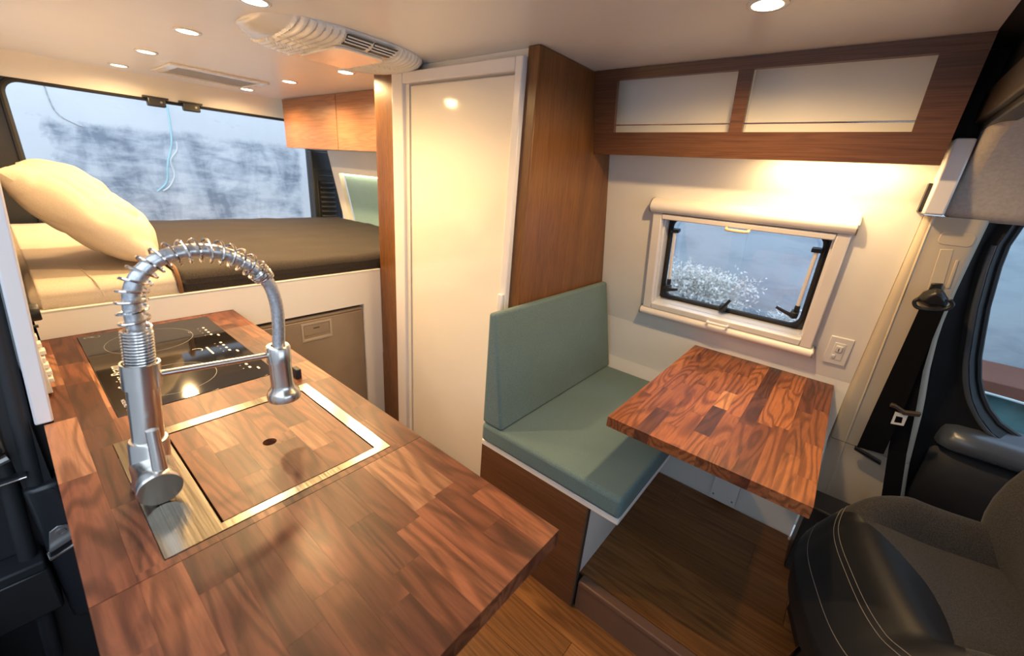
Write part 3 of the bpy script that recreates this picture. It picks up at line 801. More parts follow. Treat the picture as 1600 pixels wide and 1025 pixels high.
def text(body, loc, size, rotz, mat, parent, name='lettering', shear=0.0):
    cu = bpy.data.curves.new(name, 'FONT'); cu.body = body; cu.size = size; cu.shear = shear
    cu.align_x = 'LEFT'
    o = bpy.data.objects.new(name + '_tmp', cu); COL.objects.link(o)
    dg = bpy.context.evaluated_depsgraph_get(); dg.update()
    me = bpy.data.meshes.new_from_object(o.evaluated_get(dg))
    bpy.data.objects.remove(o, do_unlink=True)
    me.materials.clear()
    ob = link(name, me, mat, Vector(loc), parent)
    ob.rotation_euler = (0, 0, rotz)
    return ob
zt = CT + 0.0018
text('Series Bram', (-1.295, 0.117, zt), 0.034, math.radians(180), 'print_white', ck, shear=0.2)
text('CAUTION', (-1.188, 0.093, zt), 0.010, math.radians(180), 'print_white', ck)
text('HOT SURFACE', (-1.188, 0.107, zt), 0.010, math.radians(180), 'print_white', ck)
mb = MB(); 
tri = [(-1.183, 0.092), (-1.167, 0.092), (-1.175, 0.112)]
tri = [(-1.184, 0.113), (-1.160, 0.113), (-1.172, 0.086)]
mb.v = [(*p, zt) for p in tri]; mb.f = [(0, 1, 2)]
mb.build('warning_triangle', 'print_blue', ck)
mb = MB(); mb.box(-1.174, -1.170, 0.098, 0.109, zt, zt + .0002); mb.build('warning_mark', 'ceramic_glass', ck)
for (cx, cy, a0, a1) in ((-1.742, 0.090, 30, 330), (-1.740, 0.108, -140, 150)):
    ring(cx, cy, 0.0095, 'logo_stroke', 'print_grey', ck, 0.0022, zt, a0, a1, 20)
MB().box(-1.7435, -1.7405, 0.088, 0.106, zt, zt + .0001).build('logo_stroke', 'print_grey', ck)
# control marks along the aisle side
rr = random.Random(5)
for cx in (-1.60, -1.43, -1.27):
    for k in range(4):
        x = cx + (k - 1.5) * 0.026
        MB().box(x - .006, x + .006, 0.360, 0.366, zt, zt + .0001).build('control_mark', 'print_white', ck)
        MB().box(x - .002, x + .002, 0.345, 0.349, zt, zt + .0001).build('control_mark', 'print_grey', ck)
    MB().box(cx + .05, cx + .066, 0.376, 0.381, zt, zt + .0001).build('control_mark', 'print_white', ck)
ring(-1.445, 0.292, 0.016, 'control_dial', 'print_white', ck, 0.002, zt, 40, 210, 20)
MB().box(-1.455, -1.39, 0.318, 0.323, zt, zt + .0001).build('control_mark', 'print_white', ck)
for (x, y) in ((-1.62, 0.318), (-1.615, 0.322)):
    MB().box(x - .008, x + .008, y - .002, y + .0, zt, zt + .0001).build('control_mark', 'print_grey', ck)
tag(MB().box(-1.105, -1.075, 0.425, 0.440, CT, CT + 0.028).build('sink_stopper', 'black_rubber', None, bevel=0.003), 'small black block standing on the worktop behind the spray head', 'stopper')

# sink plate, cover
sk_ = thing('kitchen_sink', 'brushed steel inset sink with a flush rim', 'sink', (-0.85, 0.24, CT - 0.18))
CV = (-1.004, -0.671, 0.125, 0.404)
mb = MB()
o4 = [(SINK[0], SINK[2]), (SINK[1], SINK[2]), (SINK[1], SINK[3]), (SINK[0], SINK[3])]
i4 = [(CV[0] - .004, CV[2] - .004), (CV[1] + .003, CV[2] - .004), (CV[1] + .003, CV[3] + .003), (CV[0] - .004, CV[3] + .003)]
mb.loft([[(*p, CT - .003) for p in o4], [(*p, CT + .0012) for p in o4], [(*p, CT + .0012) for p in i4], [(*p, CT - .003) for p in i4], [(*p, CT - .003) for p in o4]], True, False)
mb.build('rim_plate', 'steel_plate', sk_)
mb = MB()
mb.loft([[(*p, CT - .0035) for p in i4], [(*p, CT - .17) for p in i4]], True, False)
mb.f.append((4, 5, 6, 7))
mb.build('basin', 'black_matte', sk_)
cv = thing('sink_cover', 'walnut butcher block sink cover with a finger hole', 'cutting board', (-0.84, 0.26, CT - 0.02))
HC = (-0.838, 0.262, 0.0135)
staves(cv, CV[0], CV[1], CV[2], CV[3], CT + 0.0005, 0.022, 0.046, 'x', [(HC[0] - HC[2], HC[0] + HC[2], HC[1] - HC[2], HC[1] + HC[2])], lens=(0.10, 0.28), seed=14)
# finger hole: square gap in the staves closed by a round-bored plug
mb = MB()
N = 24
circ = [(HC[0] + HC[2] * .98 * math.cos(2 * math.pi * i / N), HC[1] + HC[2] * .98 * math.sin(2 * math.pi * i / N)) for i in range(N)]
sq = []
for cx_, cy_ in circ:
    dx, dy = cx_ - HC[0], cy_ - HC[1]; k = HC[2] / max(abs(dx), abs(dy)); sq.append((HC[0] + dx * k, HC[1] + dy * k))
mb.loft([[(*p, CT - .02) for p in sq], [(*p, CT + .0005) for p in sq], [(*p, CT + .0005) for p in circ], [(*p, CT - .02) for p in circ], [(*p, CT - .02) for p in sq]], True, False)
mb.build('hole_surround', 'walnut_stave', cv).color = (0.26, 0.095, 0.045, 1)
MB().cyl((HC[0], HC[1], CT - .03), (HC[0], HC[1], CT - .016), HC[2] * .97, 24).build('finger_hole', 'black_matte', cv)

# faucet
fc = thing('spring_faucet', 'brushed steel spring faucet with pull-down spray head over the sink', 'faucet', (-0.852, 0.075, CT + 0.001))
def fp(z, x=-0.852):     # slightly leaning riser axis
    return Vector((x, 0.071 + 0.10 * (z - 0.83), z))
mb = MB(); mb.lathe([(0.001, 0), (0.031, 0), (0.031, 0.004), (0.0285, 0.008), (0.0285, 0.085), (0.0265, 0.090), (0.023, 0.091), (0.001, 0.091)], fp(0.8330), (0, 0.10, 1), 36)
mb.build('base_body', 'steel_round', fc, smooth=True)
MB().lathe([(0.001, 0), (0.0225, 0), (0.0225, 0.105), (0.001, 0.105)], fp(0.922), (0, .10, 1), 32).build('riser', 'steel_round', fc, smooth=True)
MB().lathe([(0.001, 0), (0.0262, 0), (0.0262, 0.044), (0.0235, 0.044), (0.0235, 0.036), (0.001, 0.036)], fp(1.022), (0, .10, 1), 32).build('collar', 'steel_round', fc, smooth=True)
# valve: cylinder toward the camera side with lever
va = Vector((0.96, -0.05, -0.12)).normalized()
vo = fp(0.872)
va_o = MB().lathe([(0.001, 0.0), (0.030, 0.0), (0.030, 0.046), (0.0315, 0.048), (0.0315, 0.074), (0.0305, 0.076), (0.001, 0.076)], vo, va, 36).build('valve', 'steel_round', fc, smooth=True)
MB().tube([vo + va * 0.062 + Vector((0, .006, .022)), vo + va * 0.062 + Vector((-0.004, .008, .060)), vo + va * 0.062 + Vector((-.010, .010, .100))], [0.0105, 0.0095, 0.009], 14).build('lever', 'steel_round', fc, smooth=True)
arch = [fp(1.05), fp(1.118), (-0.852, 0.103, 1.171), (-0.852, 0.116, 1.205), (-0.852, 0.146, 1.232), (-0.852, 0.187, 1.2425), (-0.852, 0.230, 1.238), (-0.852, 0.272, 1.214), (-0.852, 0.303, 1.176), (-0.852, 0.314, 1.132), (-0.852, 0.314, 1.085), (-0.852, 0.308, 1.03)]
AP = smooth_path(arch, 10)
ho = MB().tube(AP, 0.0120, 14).build('hose', 'hose_steel', fc, smooth=True)
# spring: dense at start, loose along the arch, dense at end
cum = [0]
for a, b in zip(AP, AP[1:]): cum.append(cum[-1] + (b - a).length)
def at_s(s):
    for i in range(len(AP) - 1):
        if cum[i + 1] >= s:
            t = (s - cum[i]) / (cum[i + 1] - cum[i]); return AP[i].lerp(AP[i + 1], t), (AP[i + 1] - AP[i]).normalized()
    return AP[-1], (AP[-1] - AP[-2]).normalized()
dense_a = 0.072
s_end = None
for i, p in enumerate(AP):
    if p.y > 0.300 and p.z < 1.185 and s_end is None: s_end = cum[i]
segs = [(0.0, dense_a, 14), (dense_a, s_end - 0.022, 17), (s_end - 0.022, s_end, 5)]
SP = []
ph = 0.0
for a, b, turns in segs:
    n = int(turns * 18)
    for i in range(n):
        t = i / n
        s = a + (b - a) * t
        c, tg_ = at_s(s)
        nx = Vector((1, 0, 0)); ny = tg_.cross(nx).normalized()
        rad = 0.0195 if s < s_end - 0.03 else 0.0195 - 0.0035 * min(1, (s - s_end + .03) / .03)
        an = ph + turns * 2 * math.pi * t
        SP.append(c + (nx * math.cos(an) + ny * math.sin(an)) * rad)
    ph += turns * 2 * math.pi
MB().tube(SP, 0.0021, 6).build('spring', 'spring_steel', fc, smooth=True)
hx, hy = -0.852, 0.307
hd_ = MB().lathe([(0.001, 0), (0.029, 0), (0.0320, 0.001), (0.0320, 0.014), (0.029, 0.020), (0.0235, 0.026), (0.0215, 0.036), (0.0215, 0.088), (0.001, 0.088)], (hx, hy, 0.915), (0, 0, 1), 36).build('spray_head', 'steel_round', fc, smooth=True)
MB().lathe([(0.0125, 0), (0.0232, 0), (0.0232, 0.033), (0.0205, 0.036), (0.0125, 0.036), (0.0125, 0.0)], (hx, hy, 1.003), (0, 0, 1), 32).build('holder_ring', 'steel_round', fc, smooth=True)
MB().tube([fp(1.037) + Vector((0, .024, 0)), (hx, hy - .021, 1.022)], 0.0058, 14).build('holder_arm', 'steel_round', fc, smooth=True)

# wall knob and outlet on the galley wall
kn = thing('dial_control', 'black round dial control on the galley wall above the worktop', 'control', (-1.5, -0.005, 0.99))
MB().lathe([(0.001, 0), (0.022, 0), (0.021, 0.018), (0.019, 0.021), (0.001, 0.021)], (-1.5, py(1.0) , 0.998), (0, 1, 0), 28).build('grip', 'black_plastic', kn, smooth=True)
MB().box(-1.505, -1.495, py(.955) - .001, py(.955) + 0.014, 0.960, 0.965).build('pin', 'black_plastic', kn)
ou = thing('power_outlet', 'cream stack of switches on the galley wall beside the worktop', 'outlet', (-1.48, -0.005, 0.84))
MB().box(-1.52, -1.36, py(.9) - 0.006, py(.9) + 0.006, 0.836, 0.950).build('plate', 'plastic_white', ou, bevel=0.002)
for k, (w, z) in enumerate(((0.010, 0.938), (0.013, 0.922), (0.016, 0.906), (0.012, 0.892), (0.014, 0.878), (0.015, 0.864), (0.014, 0.849))):
    MB().box(-1.50 + 0.012 * k - .008, -1.50 + 0.012 * k + .02, py(.9), py(.9) + w, z - .0055, z + .0055).build('switch', 'plastic_white', ou, bevel=0.0015)

# ================================================================== BED
bp_ = thing('bed_platform', 'white bed platform front panel with a fridge cutout', 'bed base', (-1.82, 0.6, 0.0))
FX = (0.40, 1.072, 0.02, 0.748)
mb = MB()
mb.box(-1.822, -1.800, -0.005, FX[0], 0.0, 0.913); mb.box(-1.822, -1.800, FX[1], 1.171, 0.0, 0.913); mb.box(-1.822, -1.800, FX[0], FX[1], FX[3], 0.913); mb.box(-1.822, -1.800, FX[0], FX[1], 0.0, FX[2])
mb.build('front_panel', 'white_laminate', bp_)
MB().box(-1.824, -1.797, -0.005, 1.171, 0.9135, 0.917).build('edge_band', 'white_laminate', bp_, bevel=0.001)
MB().box(-3.30, -1.83, -0.005, 1.72, 0.86, 0.90).build('deck', 'white_laminate', bp_)
fr = thing('fridge', 'grey compact fridge set into the bed platform', 'fridge', (-2.1, 0.74, 0.02))
MB().box(-2.25, -1.835, FX[0] + .004, FX[1] - .004, FX[2] + .004, FX[3] - .010).build('cabinet', 'black_matte', fr)
fd = MB().box(-1.833, -1.806, FX[0] + .006, FX[1] - .006, FX[2] + .006, FX[3] - 0.030).build('door', 'fridge_grey', fr, bevel=0.003)
MB().box(-1.833, -1.808, FX[0] + .006, FX[1] - .006, FX[3] - 0.027, FX[3] - 0.015).build('top_trim', 'fridge_grey', fr, bevel=0.001)
hw = [(0.757, 0.618), (0.899, 0.618), (0.899, 0.706), (0.757, 0.706)]
hi_ = [(0.766, 0.630), (0.889, 0.630), (0.889, 0.697), (0.766, 0.697)]
mb = MB(); mb.loft([[(-1.806, *p) for p in hw], [(-1.801, *p) for p in hw], [(-1.801, *p) for p in hi_], [(-1.806, *p) for p in hi_], [(-1.806, *p) for p in hw]], True, False)
hh = mb.build('handle_frame', 'fridge_handle', fd, bevel=0.001)
MB().box(-1.8065, -1.8035, 0.768, 0.887, 0.646, 0.695).build('handle_flap', 'fridge_grey', fd, bevel=0.001)
MB().box(-1.8035, -1.8030, 0.811, 0.840, 0.674, 0.679).build('badge', 'grey_brown', fd)

mt = MB().box(-3.27, -1.835, 0.0, 1.76, 0.902, 0.972).build('mattress', 'cotton_white', None, bevel=0.03, seg=4)
tag(mt, 'thin mattress under the sheet and dark blanket', 'mattress')
def cloth(name, mat, y0, y1, front_x, drop, top, rear_x, th, seed, amp, parent=None, ny=60, edge_r=0.04):
    rnd = random.Random(seed)
    import mathutils
    prof = [(front_x + .004, drop), (front_x + .006, (drop + top) / 2)]
    prof += [(front_x - edge_r + (edge_r + .006) * math.cos(math.radians(a)), top - edge_r + edge_r * math.sin(math.radians(a))) for a in (0, 18, 36, 54, 72, 90)]
    nx = 30
    prof += [(front_x - edge_r - (front_x - edge_r - rear_x) * (i / nx), top) for i in range(1, nx + 1)]
    mb = MB(); rows_ = []
    for (x, z) in prof:
        r = []
        for j in range(ny + 1):
            y = y0 + (y1 - y0) * j / ny
            nz_ = mathutils.noise.noise(Vector((x * 5.5 + seed, y * 7, z * 4)))
            n2 = mathutils.noise.noise(Vector((x * 14 + seed, y * 3.5, 1.7)))
            k = 1.0
            r.append((x + (amp * .5 * nz_ if z < top - .01 else 0), y, z + amp * (nz_ + .5 * n2) * k * (1 if z > drop + .01 else 0.1)))
        rows_.append(r)
    mb.loft(rows_, False, False)
    o = mb.build(name, mat, parent, smooth=True)
    m = o.modifiers.new('solid', 'SOLIDIFY'); m.thickness = th; m.offset = 1
    return o
sh = cloth('bed_sheet', 'cotton_white', 0.02, 0.352, -1.822, 0.918, 0.985, -3.26, 0.004, 3, 0.006)
tag(sh, 'cream white bed sheet over the mattress below the pillow', 'sheet')
bl = cloth('bed_blanket', 'wool_blanket', 0.36, 1.765, -1.818, 0.918, 0.992, -3.275, 0.008, 11, 0.006, ny=70)
tag(bl, 'dark brown wool blanket spread over the bed', 'blanket')
# binding along the blanket edge
pts = [(-1.810, 0.358, 0.922), (-1.808, 0.357, 0.96), (-1.825, 0.357, 0.992), (-1.87, 0.36, 1.003), (-2.1, 0.372, 1.003), (-2.5, 0.385, 1.003), (-3.2, 0.40, 1.003)]
MB().tube(smooth_path(pts, 6), 0.007, 8).build('binding', 'blanket_trim', bl, smooth=True)
# sheet crease fold
MB().tube(smooth_path([(-1.820, 0.160, 0.922), (-1.818, 0.155, 0.96), (-1.84, 0.148, 0.988), (-1.95, 0.14, 0.99), (-2.1, 0.138, 0.988)], 6), 0.003, 6).build('fold', 'cotton_white', sh, smooth=True)
# pillow
def pillow():
    import mathutils
    NU, NV = 80, 66
    mb = MB()
    L, W, T = 0.62, 0.43, 0.115
    top, bot = [], []
    for i in range(NU + 1):
        ru, rb = [], []
        for j in range(NV + 1):
            u = -1 + 2 * i / NU; v = -1 + 2 * j / NV
            su = 1 - 0.07 * (1 - abs(v)) ** 0 * (1 - v * v) * 0.6; sv = 1 - 0.07 * (1 - u * u) * 0.6
            x = u * L / 2 * (1 - 0.05 * (1 - v * v) * (abs(u) ** 3)); yy = v * W / 2 * (1 - 0.05 * (1 - u * u) * (abs(v) ** 3))
            h = T * ((1 - abs(u) ** 2.6) * (1 - abs(v) ** 2.6)) ** 0.48
            wr = 0.012 * mathutils.noise.noise(Vector((x * 9, yy * 6, 2))) - 0.016 * (1 - abs(mathutils.noise.noise(Vector((x * 6 + yy * 3, yy * 7 - x * 5, 8))))) ** 6 + 0.006 * mathutils.noise.noise(Vector((x * 5 + yy * 22, yy * 5 - x * 9, 5)))
            e = min(1, h / 0.05)
            ru.append((x, yy, h + wr * e)); rb.append((x, yy, -h * .85 - wr * .5 * e))
        top.append(ru); bot.append(rb)
    mb.loft(top, False, False); mb.loft(bot, False, False)
    R_ = Matrix.Rotation(math.radians(-43), 3, 'X')
    T_ = Vector((-2.20, 0.205, 1.163))
    R2 = Matrix.Rotation(math.radians(-6), 3, 'Z')
    mb.v = [tuple(R2 @ (R_ @ Vector(v)) + T_) for v in mb.v]
    o = mb.build('pillow', 'cotton_white', None, smooth=True)
    return tag(o, 'plump cream pillow leaning at the end of the bed', 'pillow')
pillow()

# overhead cupboards above the bed
oc = thing('bed_overhead_cabinet', 'walnut overhead cabinet with two flush doors above the bed', 'cabinet', (-2.5, 1.5, 1.48))
MB().box(-3.225, -1.80, 1.405, 1.60, 1.482, 1.777).build('body', 'wall_white', oc)
for (a, b) in ((-3.228, -2.532), (-2.526, -1.83)):
    MB().box(a, b, 1.388, 1.404, 1.478, 1.778).build('door', 'walnut_veneer_pale', oc, bevel=0.0015)
# padded niche
nb = thing('wall_niche', 'teal padded panel in a lit niche above the bed', 'wall panel', (-2.5, 1.80, 0.95))
def leanbox(x0, x1, z0, z1, d0, d1):
    return MB().hexa([(x0, wy(z0) + d0, z0), (x1, wy(z0) + d0, z0), (x1, wy(z0) + d1, z0), (x0, wy(z0) + d1, z0)], [(x0, wy(z1) + d0, z1), (x1, wy(z1) + d0, z1), (x1, wy(z1) + d1, z1), (x0, wy(z1) + d1, z1)])
leanbox(NX0 + .002, NX1, NZ0, NZ1 - 0.004, 0.040, 0.065).build('padded_panel', 'teal_panel', nb, bevel=0.006)
leanbox(NX0 - .03, NX1 + .03, NZ0 - .02, NZ1 + .03, 0.066, 0.075).build('backing', 'wall_white', nb)
leanbox(NX0 + .01, NX1, NZ1 - .010, NZ1 - .004, 0.018, 0.030).build('light_strip', 'led_strip', nb)

# ================================================================== DINETTE
bn = thing('dinette_bench', 'walnut and white bench box with a white seat board', 'bench', (-0.6, 1.35, 0.0))
MB().box(-0.867, -0.408, 0.980, 0.998, 0.0, 0.446).build('front_panel', 'walnut_veneer_level', bn)
MB().box(-0.426, -0.409, 0.9985, 1.74, 0.131, 0.446).build('end_panel', 'white_laminate', bn)
MB().box(-0.408, -0.402, 0.980, 0.998, 0.0, 0.446).build('edge_band', 'grey_brown', bn)
MB().box(-0.867, -0.303, 0.976, 1.795, 0.4465, 0.468).build('seat_board', 'white_laminate', bn, bevel=0.003)
def cushion(mb, zt_, zb_, x0, x1, y0, y1): pass
sc = MB().box(-0.866, -0.300, 0.968, 1.806, 0.469, 0.546).build('seat_cushion', 'teal_fabric', None, bevel=0.016, seg=4)
tag(sc, 'teal fabric seat cushion on the dinette bench', 'cushion')
bk = MB().loft([[(-0.866, y, 0.547), (-0.772, y, 0.547), (-0.838, y, 0.972), (-0.866, y, 0.972)] for y in (0.972, 1.79)])
bk.v = [(v[0], v[1] if v[1] < 1.5 else (1.812 if v[2] < .7 else 1.772), v[2]) for v in bk.v]
tag(bk.build('back_cushion', 'teal_fabric', None, bevel=0.010, seg=4), 'grey teal wedge back cushion against the walnut partition', 'cushion')
tb = thing('dinette_table', 'walnut butcher block dinette table fixed below the window', 'table', (-0.15, 1.4, 0.13))
staves(tb, -0.400, 0.097, 0.991, 1.820, 0.777, 0.031, 0.0415, 'y', (), lens=(0.13, 0.34), seed=33, tab=TABW)
MB().hexa([(-0.172, wy(.15) - .036, .150), (-0.072, wy(.15) - .036, .150), (-0.072, wy(.15) - .001, .150), (-0.172, wy(.15) - .001, .150)],
          [(-0.172, wy(.70) - .036, .745), (-0.072, wy(.70) - .036, .745), (-0.072, wy(.70) - .001, .745), (-0.172, wy(.70) - .001, .745)]).build('wall_bracket', 'white_laminate', tb)
for x in (-0.16, -0.085):
    MB().cyl((x, wy(.17) - .0385, .172), (x, wy(.17) - .035, .172), 0.004, 10).build('screw', 'bolt_grey', tb)
# window
th_ = math.atan2(1.79 - 1.672, 1.51 - 0.93)
w1 = bpy.data.objects.new('window_1', None); COL.objects.link(w1)
w1.location = (-0.325, wy(1.12), 1.12); w1.rotation_euler = (th_, 0, 0)
w1['kind'] = 'structure'; w1['label'] = 'white framed hinged dinette window with blind cassettes'
bpy.context.view_layer.update()
def wl(mb, name, mat, parent=None, **kw):
    return mb.build(name, mat, parent or w1, local=True, **kw)
HWD = 0.327
def dprof(v0, v1, dep):   # half-round cassette profile in (y,z)
    r = (v1 - v0) / 2; c = (v0 + v1) / 2
    return [(-0.001, v0), (-dep * .45, v0)] + [(-dep * .45 - dep * .55 * math.cos(math.radians(a)), c + r * math.sin(math.radians(a))) for a in (-75, -50, -25, 0, 25, 50, 75)] + [(-dep * .45, v1), (-0.001, v1)]
def cassette(v0, v1, dep, x0, x1, name):
    P_ = dprof(v0, v1, dep)
    c = wl(MB().loft([[(x, a, b) for a, b in P_] for x in (x0, x1)]), name, 'blind_white', smooth=True)
    for x in (x0, x1):
        s = -1 if x == x0 else 1
        wl(MB().loft([[(x, a * 1.04, b) for a, b in P_], [(x + s * .004, a * 1.04, b) for a, b in P_]]), 'end_cap', 'bolt_grey', c)
cassette(0.205, 0.258, 0.052, -HWD, HWD, 'blind_cassette')
cassette(-0.252, -0.215, 0.042, -HWD, HWD, 'screen_cassette')
for s in (-1, 1):
    a, b = (-HWD + .006, -0.283) if s < 0 else (0.283, HWD - .006)
    wl(MB().box(a, b, -0.030, -0.001, -0.215, 0.205), 'side_rail', 'blind_white', bevel=0.004)
wl(MB().box(-0.283, 0.283, -0.034, -0.010, 0.182, 0.203), 'blind_bar', 'blind_white', bevel=0.004)
wl(MB().box(-0.283, 0.283, -0.030, 0.030, -0.214, -0.188), 'bottom_rail', 'plastic_white', bevel=0.004)
for (v, s) in ((0.186, 1), (-0.205, -1)):
    wl(MB().tube(smooth_path([(-0.038, -0.034, v), (-0.036, -0.05, v - .004 * s), (-0.028, -0.056, v - .006 * s), (0.028, -0.056, v - .006 * s), (0.036, -0.05, v - .004 * s), (0.038, -0.034, v)], 4), 0.0055, 8), 'pull_handle', 'cream_plug' if s > 0 else 'plastic_white', smooth=True)
# jamb lining
hole3 = rrect(-0.276, 0.276, -0.186, 0.186, 0.008, 3)
frame_with_hole(outer_for(hole3, -0.284, 0.284, -0.196, 0.196), hole3, 0.0, 0.062, 'y')
wl(frame_with_hole(outer_for(hole3, -0.284, 0.284, -0.196, 0.196), hole3, -0.001, 0.062, 'y'), 'jamb_lining', 'plastic_white')
ho2 = rrect(-0.262, 0.262, -0.172, 0.178, 0.040, 6)
wl(frame_with_hole(outer_for(ho2, -0.277, 0.277, -0.187, 0.187), ho2, 0.045, 0.062, 'y'), 'black_frame', 'black_plastic')
wl(MB().tube([(p[0], 0.043, p[1]) for p in ho2], 0.0075, 8, closed=True), 'rubber_seal', 'black_rubber', smooth=True)
ho4 = rrect(-0.244, 0.244, -0.154, 0.166, 0.035, 6)
wl(MB().tube([(p[0], 0.058, p[1]) for p in ho4], 0.004, 8, closed=True), 'pane_moulding', 'window_glass', smooth=True)
mb = MB(); mb.v = [(p[0], 0.066, p[1]) for p in rrect(-0.270, 0.270, -0.182, 0.186, 0.04, 6)]; mb.f = [tuple(range(len(mb.v)))]
wl(mb, 'pane', 'window_glass', solid=0.004)
for s in (-1, 1):
    x = 0.243 * s
    wl(MB().cyl((x, 0.030, 0.118), (x - .004 * s, 0.030, -0.085), 0.0065, 12), 'stay_arm', 'blind_white', smooth=True)
    wl(MB().box(x - .016, x + .016, 0.022, 0.05, 0.118, 0.132), 'stay_hinge', 'black_plastic', bevel=0.003)
    k = wl(MB().lathe([(0.001, 0), (0.009, 0), (0.009, 0.02), (0.007, 0.024), (0.001, 0.024)], (x - .004 * s, 0.030, -0.110), (0, 0, 1), 14), 'stay_knob', 'black_plastic', smooth=True)
def latch(x, z, dx, dz):
    b = wl(MB().box(x - .013, x + .013, 0.012, 0.045, z - .012, z + .012), 'latch', 'black_plastic', bevel=0.004)
    L = math.hypot(dx, dz)
    wl(MB().tube([(x, 0.006, z), (x + dx * .5, 0.004, z + dz * .5), (x + dx, 0.006, z + dz)], [0.008, 0.0065, 0.0055], 10), 'latch_lever', 'black_plastic', b, smooth=True)
    wl(MB().lathe([(0.001, 0), (0.010, 0), (0.010, .006), (0.001, 0.007)], (x, 0.010, z), (0, -1, 0), 16), 'latch_pivot', 'black_plastic', b, smooth=True)
latch(-0.240, -0.128, 0.050, 0.012)
latch(-0.005, -0.158, 0.024, 0.046)
latch(0.236, -0.120, -0.060, 0.022)
# light switch
lw = thing('light_switch', 'white dimmer switch plate on the wall by the window', 'switch', (0.071, wy(0.915), 0.915), rot=(0.19, 0, 0))
lw.rotation_euler = (th_ if True else 0, 0, 0)
MB().box(-0.033, 0.033, -0.006, 0.004, -0.054, 0.054).build('plate', 'plastic_white', lw, bevel=0.0025, local=True)
q = MB().box(-0.016, 0.016, -0.0085, -0.005, -0.033, 0.033).build('insert', 'plastic_white', lw, bevel=0.001, local=True)
MB().box(-0.010, 0.010, -0.0135, -0.008, 0.0, 0.024).build('paddle', 'plastic_white', q, bevel=0.002, local=True)
MB().box(-0.0012, 0.0012, -0.0142, -0.0132, 0.004, 0.016).build('slider_slot', 'black_plastic', q, local=True)
MB().box(-0.013, -0.003, -0.0125, -0.008, -0.025, -0.014).build('slider', 'plastic_white', q, bevel=0.0015, local=True)

# overhead shelf
oh = thing('overhead_shelf', 'walnut framed open overhead shelf above the dinette', 'shelf', (-0.37, 1.55, 1.51))
FT, FB = (1.462, 1.779), (1.530, 1.513)
def fpt(x, z, dep=0.0):
    t = (z - FB[1]) / (FT[1] - FB[1])
    return (x, FB[0] + (FT[0] - FB[0]) * t + dep, z)
def fbar(x0, x1, z0, z1, name, x0t=None, x1t=None, th=0.018, mat='walnut_veneer_level'):
    x0t = x0 if x0t is None else x0t; x1t = x1 if x1t is None else x1t
    return MB().hexa([fpt(x0, z0), fpt(x1, z0), fpt(x1, z0, th), fpt(x0, z0, th)], [fpt(x0t, z1), fpt(x1t, z1), fpt(x1t, z1, th), fpt(x0t, z1, th)]).build(name, mat, oh)
E0, E1 = -0.867, 0.118
fbar(E0, E1, 1.513, 1.587, 'bottom_rail')
fbar(E0, E1, 1.748, 1.779, 'top_rail')
fbar(E0, -0.786, 1.587, 1.748, 'stile', None, -0.780)
fbar(-0.391, -0.353, 1.587, 1.748, 'stile')
fbar(0.040, E1, 1.587, 1.748, 'stile', 0.036, None)
MB().hexa([(E0, 1.549, 1.545), (E1 - .001, 1.549, 1.545), (E1 - .001, wy(1.545) - .002, 1.545), (E0, wy(1.545) - .002, 1.545)], [(E0, 1.543, 1.560), (E1 - .001, 1.543, 1.560), (E1 - .001, wy(1.56) - .002, 1.560), (E0, wy(1.56) - .002, 1.560)]).build('bottom_board', 'shelf_white', oh)
MB().hexa([(E0, 1.531, 1.578), (E1 - .02, 1.531, 1.578), (E1 - .02, wy(1.578) - .060, 1.578), (E0, wy(1.578) - .060, 1.578)], [(E0, 1.531, 1.586), (E1 - .02, 1.531, 1.586), (E1 - .02, wy(1.586) - .060, 1.586), (E0, wy(1.586) - .060, 1.586)]).build('shelf_board', 'shelf_white', oh)
MB().hexa([(E0, wy(1.562) - .058, 1.562), (E1, wy(1.562) - .058, 1.562), (E1, wy(1.562) - .050, 1.562), (E0, wy(1.562) - .050, 1.562)], [(E0, wy(1.778) - .058, 1.778), (E1, wy(1.778) - .058, 1.778), (E1, wy(1.778) - .050, 1.778), (E0, wy(1.778) - .050, 1.778)]).build('back_board', 'shelf_white', oh)
for x in (E0, -0.378, E1 - 0.016):
    MB().hexa([(x, 1.54, 1.562), (x + .015, 1.54, 1.562), (x + .015, wy(1.562) - .060, 1.562), (x, wy(1.562) - .060, 1.562)], [(x, 1.49, 1.777), (x + .015, 1.49, 1.777), (x + .015, wy(1.777) - .060, 1.777), (x, wy(1.777) - .060, 1.777)]).build('divider', 'shelf_white', oh)
for (a, b) in ((-0.79, -0.388), (-0.356, 0.045)):
    MB().tube([fpt(a, 1.611, 0.006), fpt(b, 1.611, 0.006)], 0.0022, 8).build('retaining_rod', 'chrome', oh)
lp = thing('led_lamp', 'warm led strip lamp under the overhead shelf', 'lamp', (-0.11, 1.60, 1.50))
MB().box(-0.27, 0.06, 1.588, 1.606, 1.538, 1.5445).build('housing', 'white_laminate', lp)
MB().box(-0.265, 0.055, 1.591, 1.603, 1.5365, 1.538).build('diffuser', 'led_strip', lp)
la = bpy.data.lights.new('strip_light', 'AREA'); la.shape = 'RECTANGLE'; la.size = 0.32; la.size_y = 0.012; la.energy = STRIP_W; la.color = WARM
lo = bpy.data.objects.new('strip_light', la); COL.objects.link(lo); lo.parent = lp; lo.location = Vector((-0.105, 1.597, 1.5355)) - lp.location

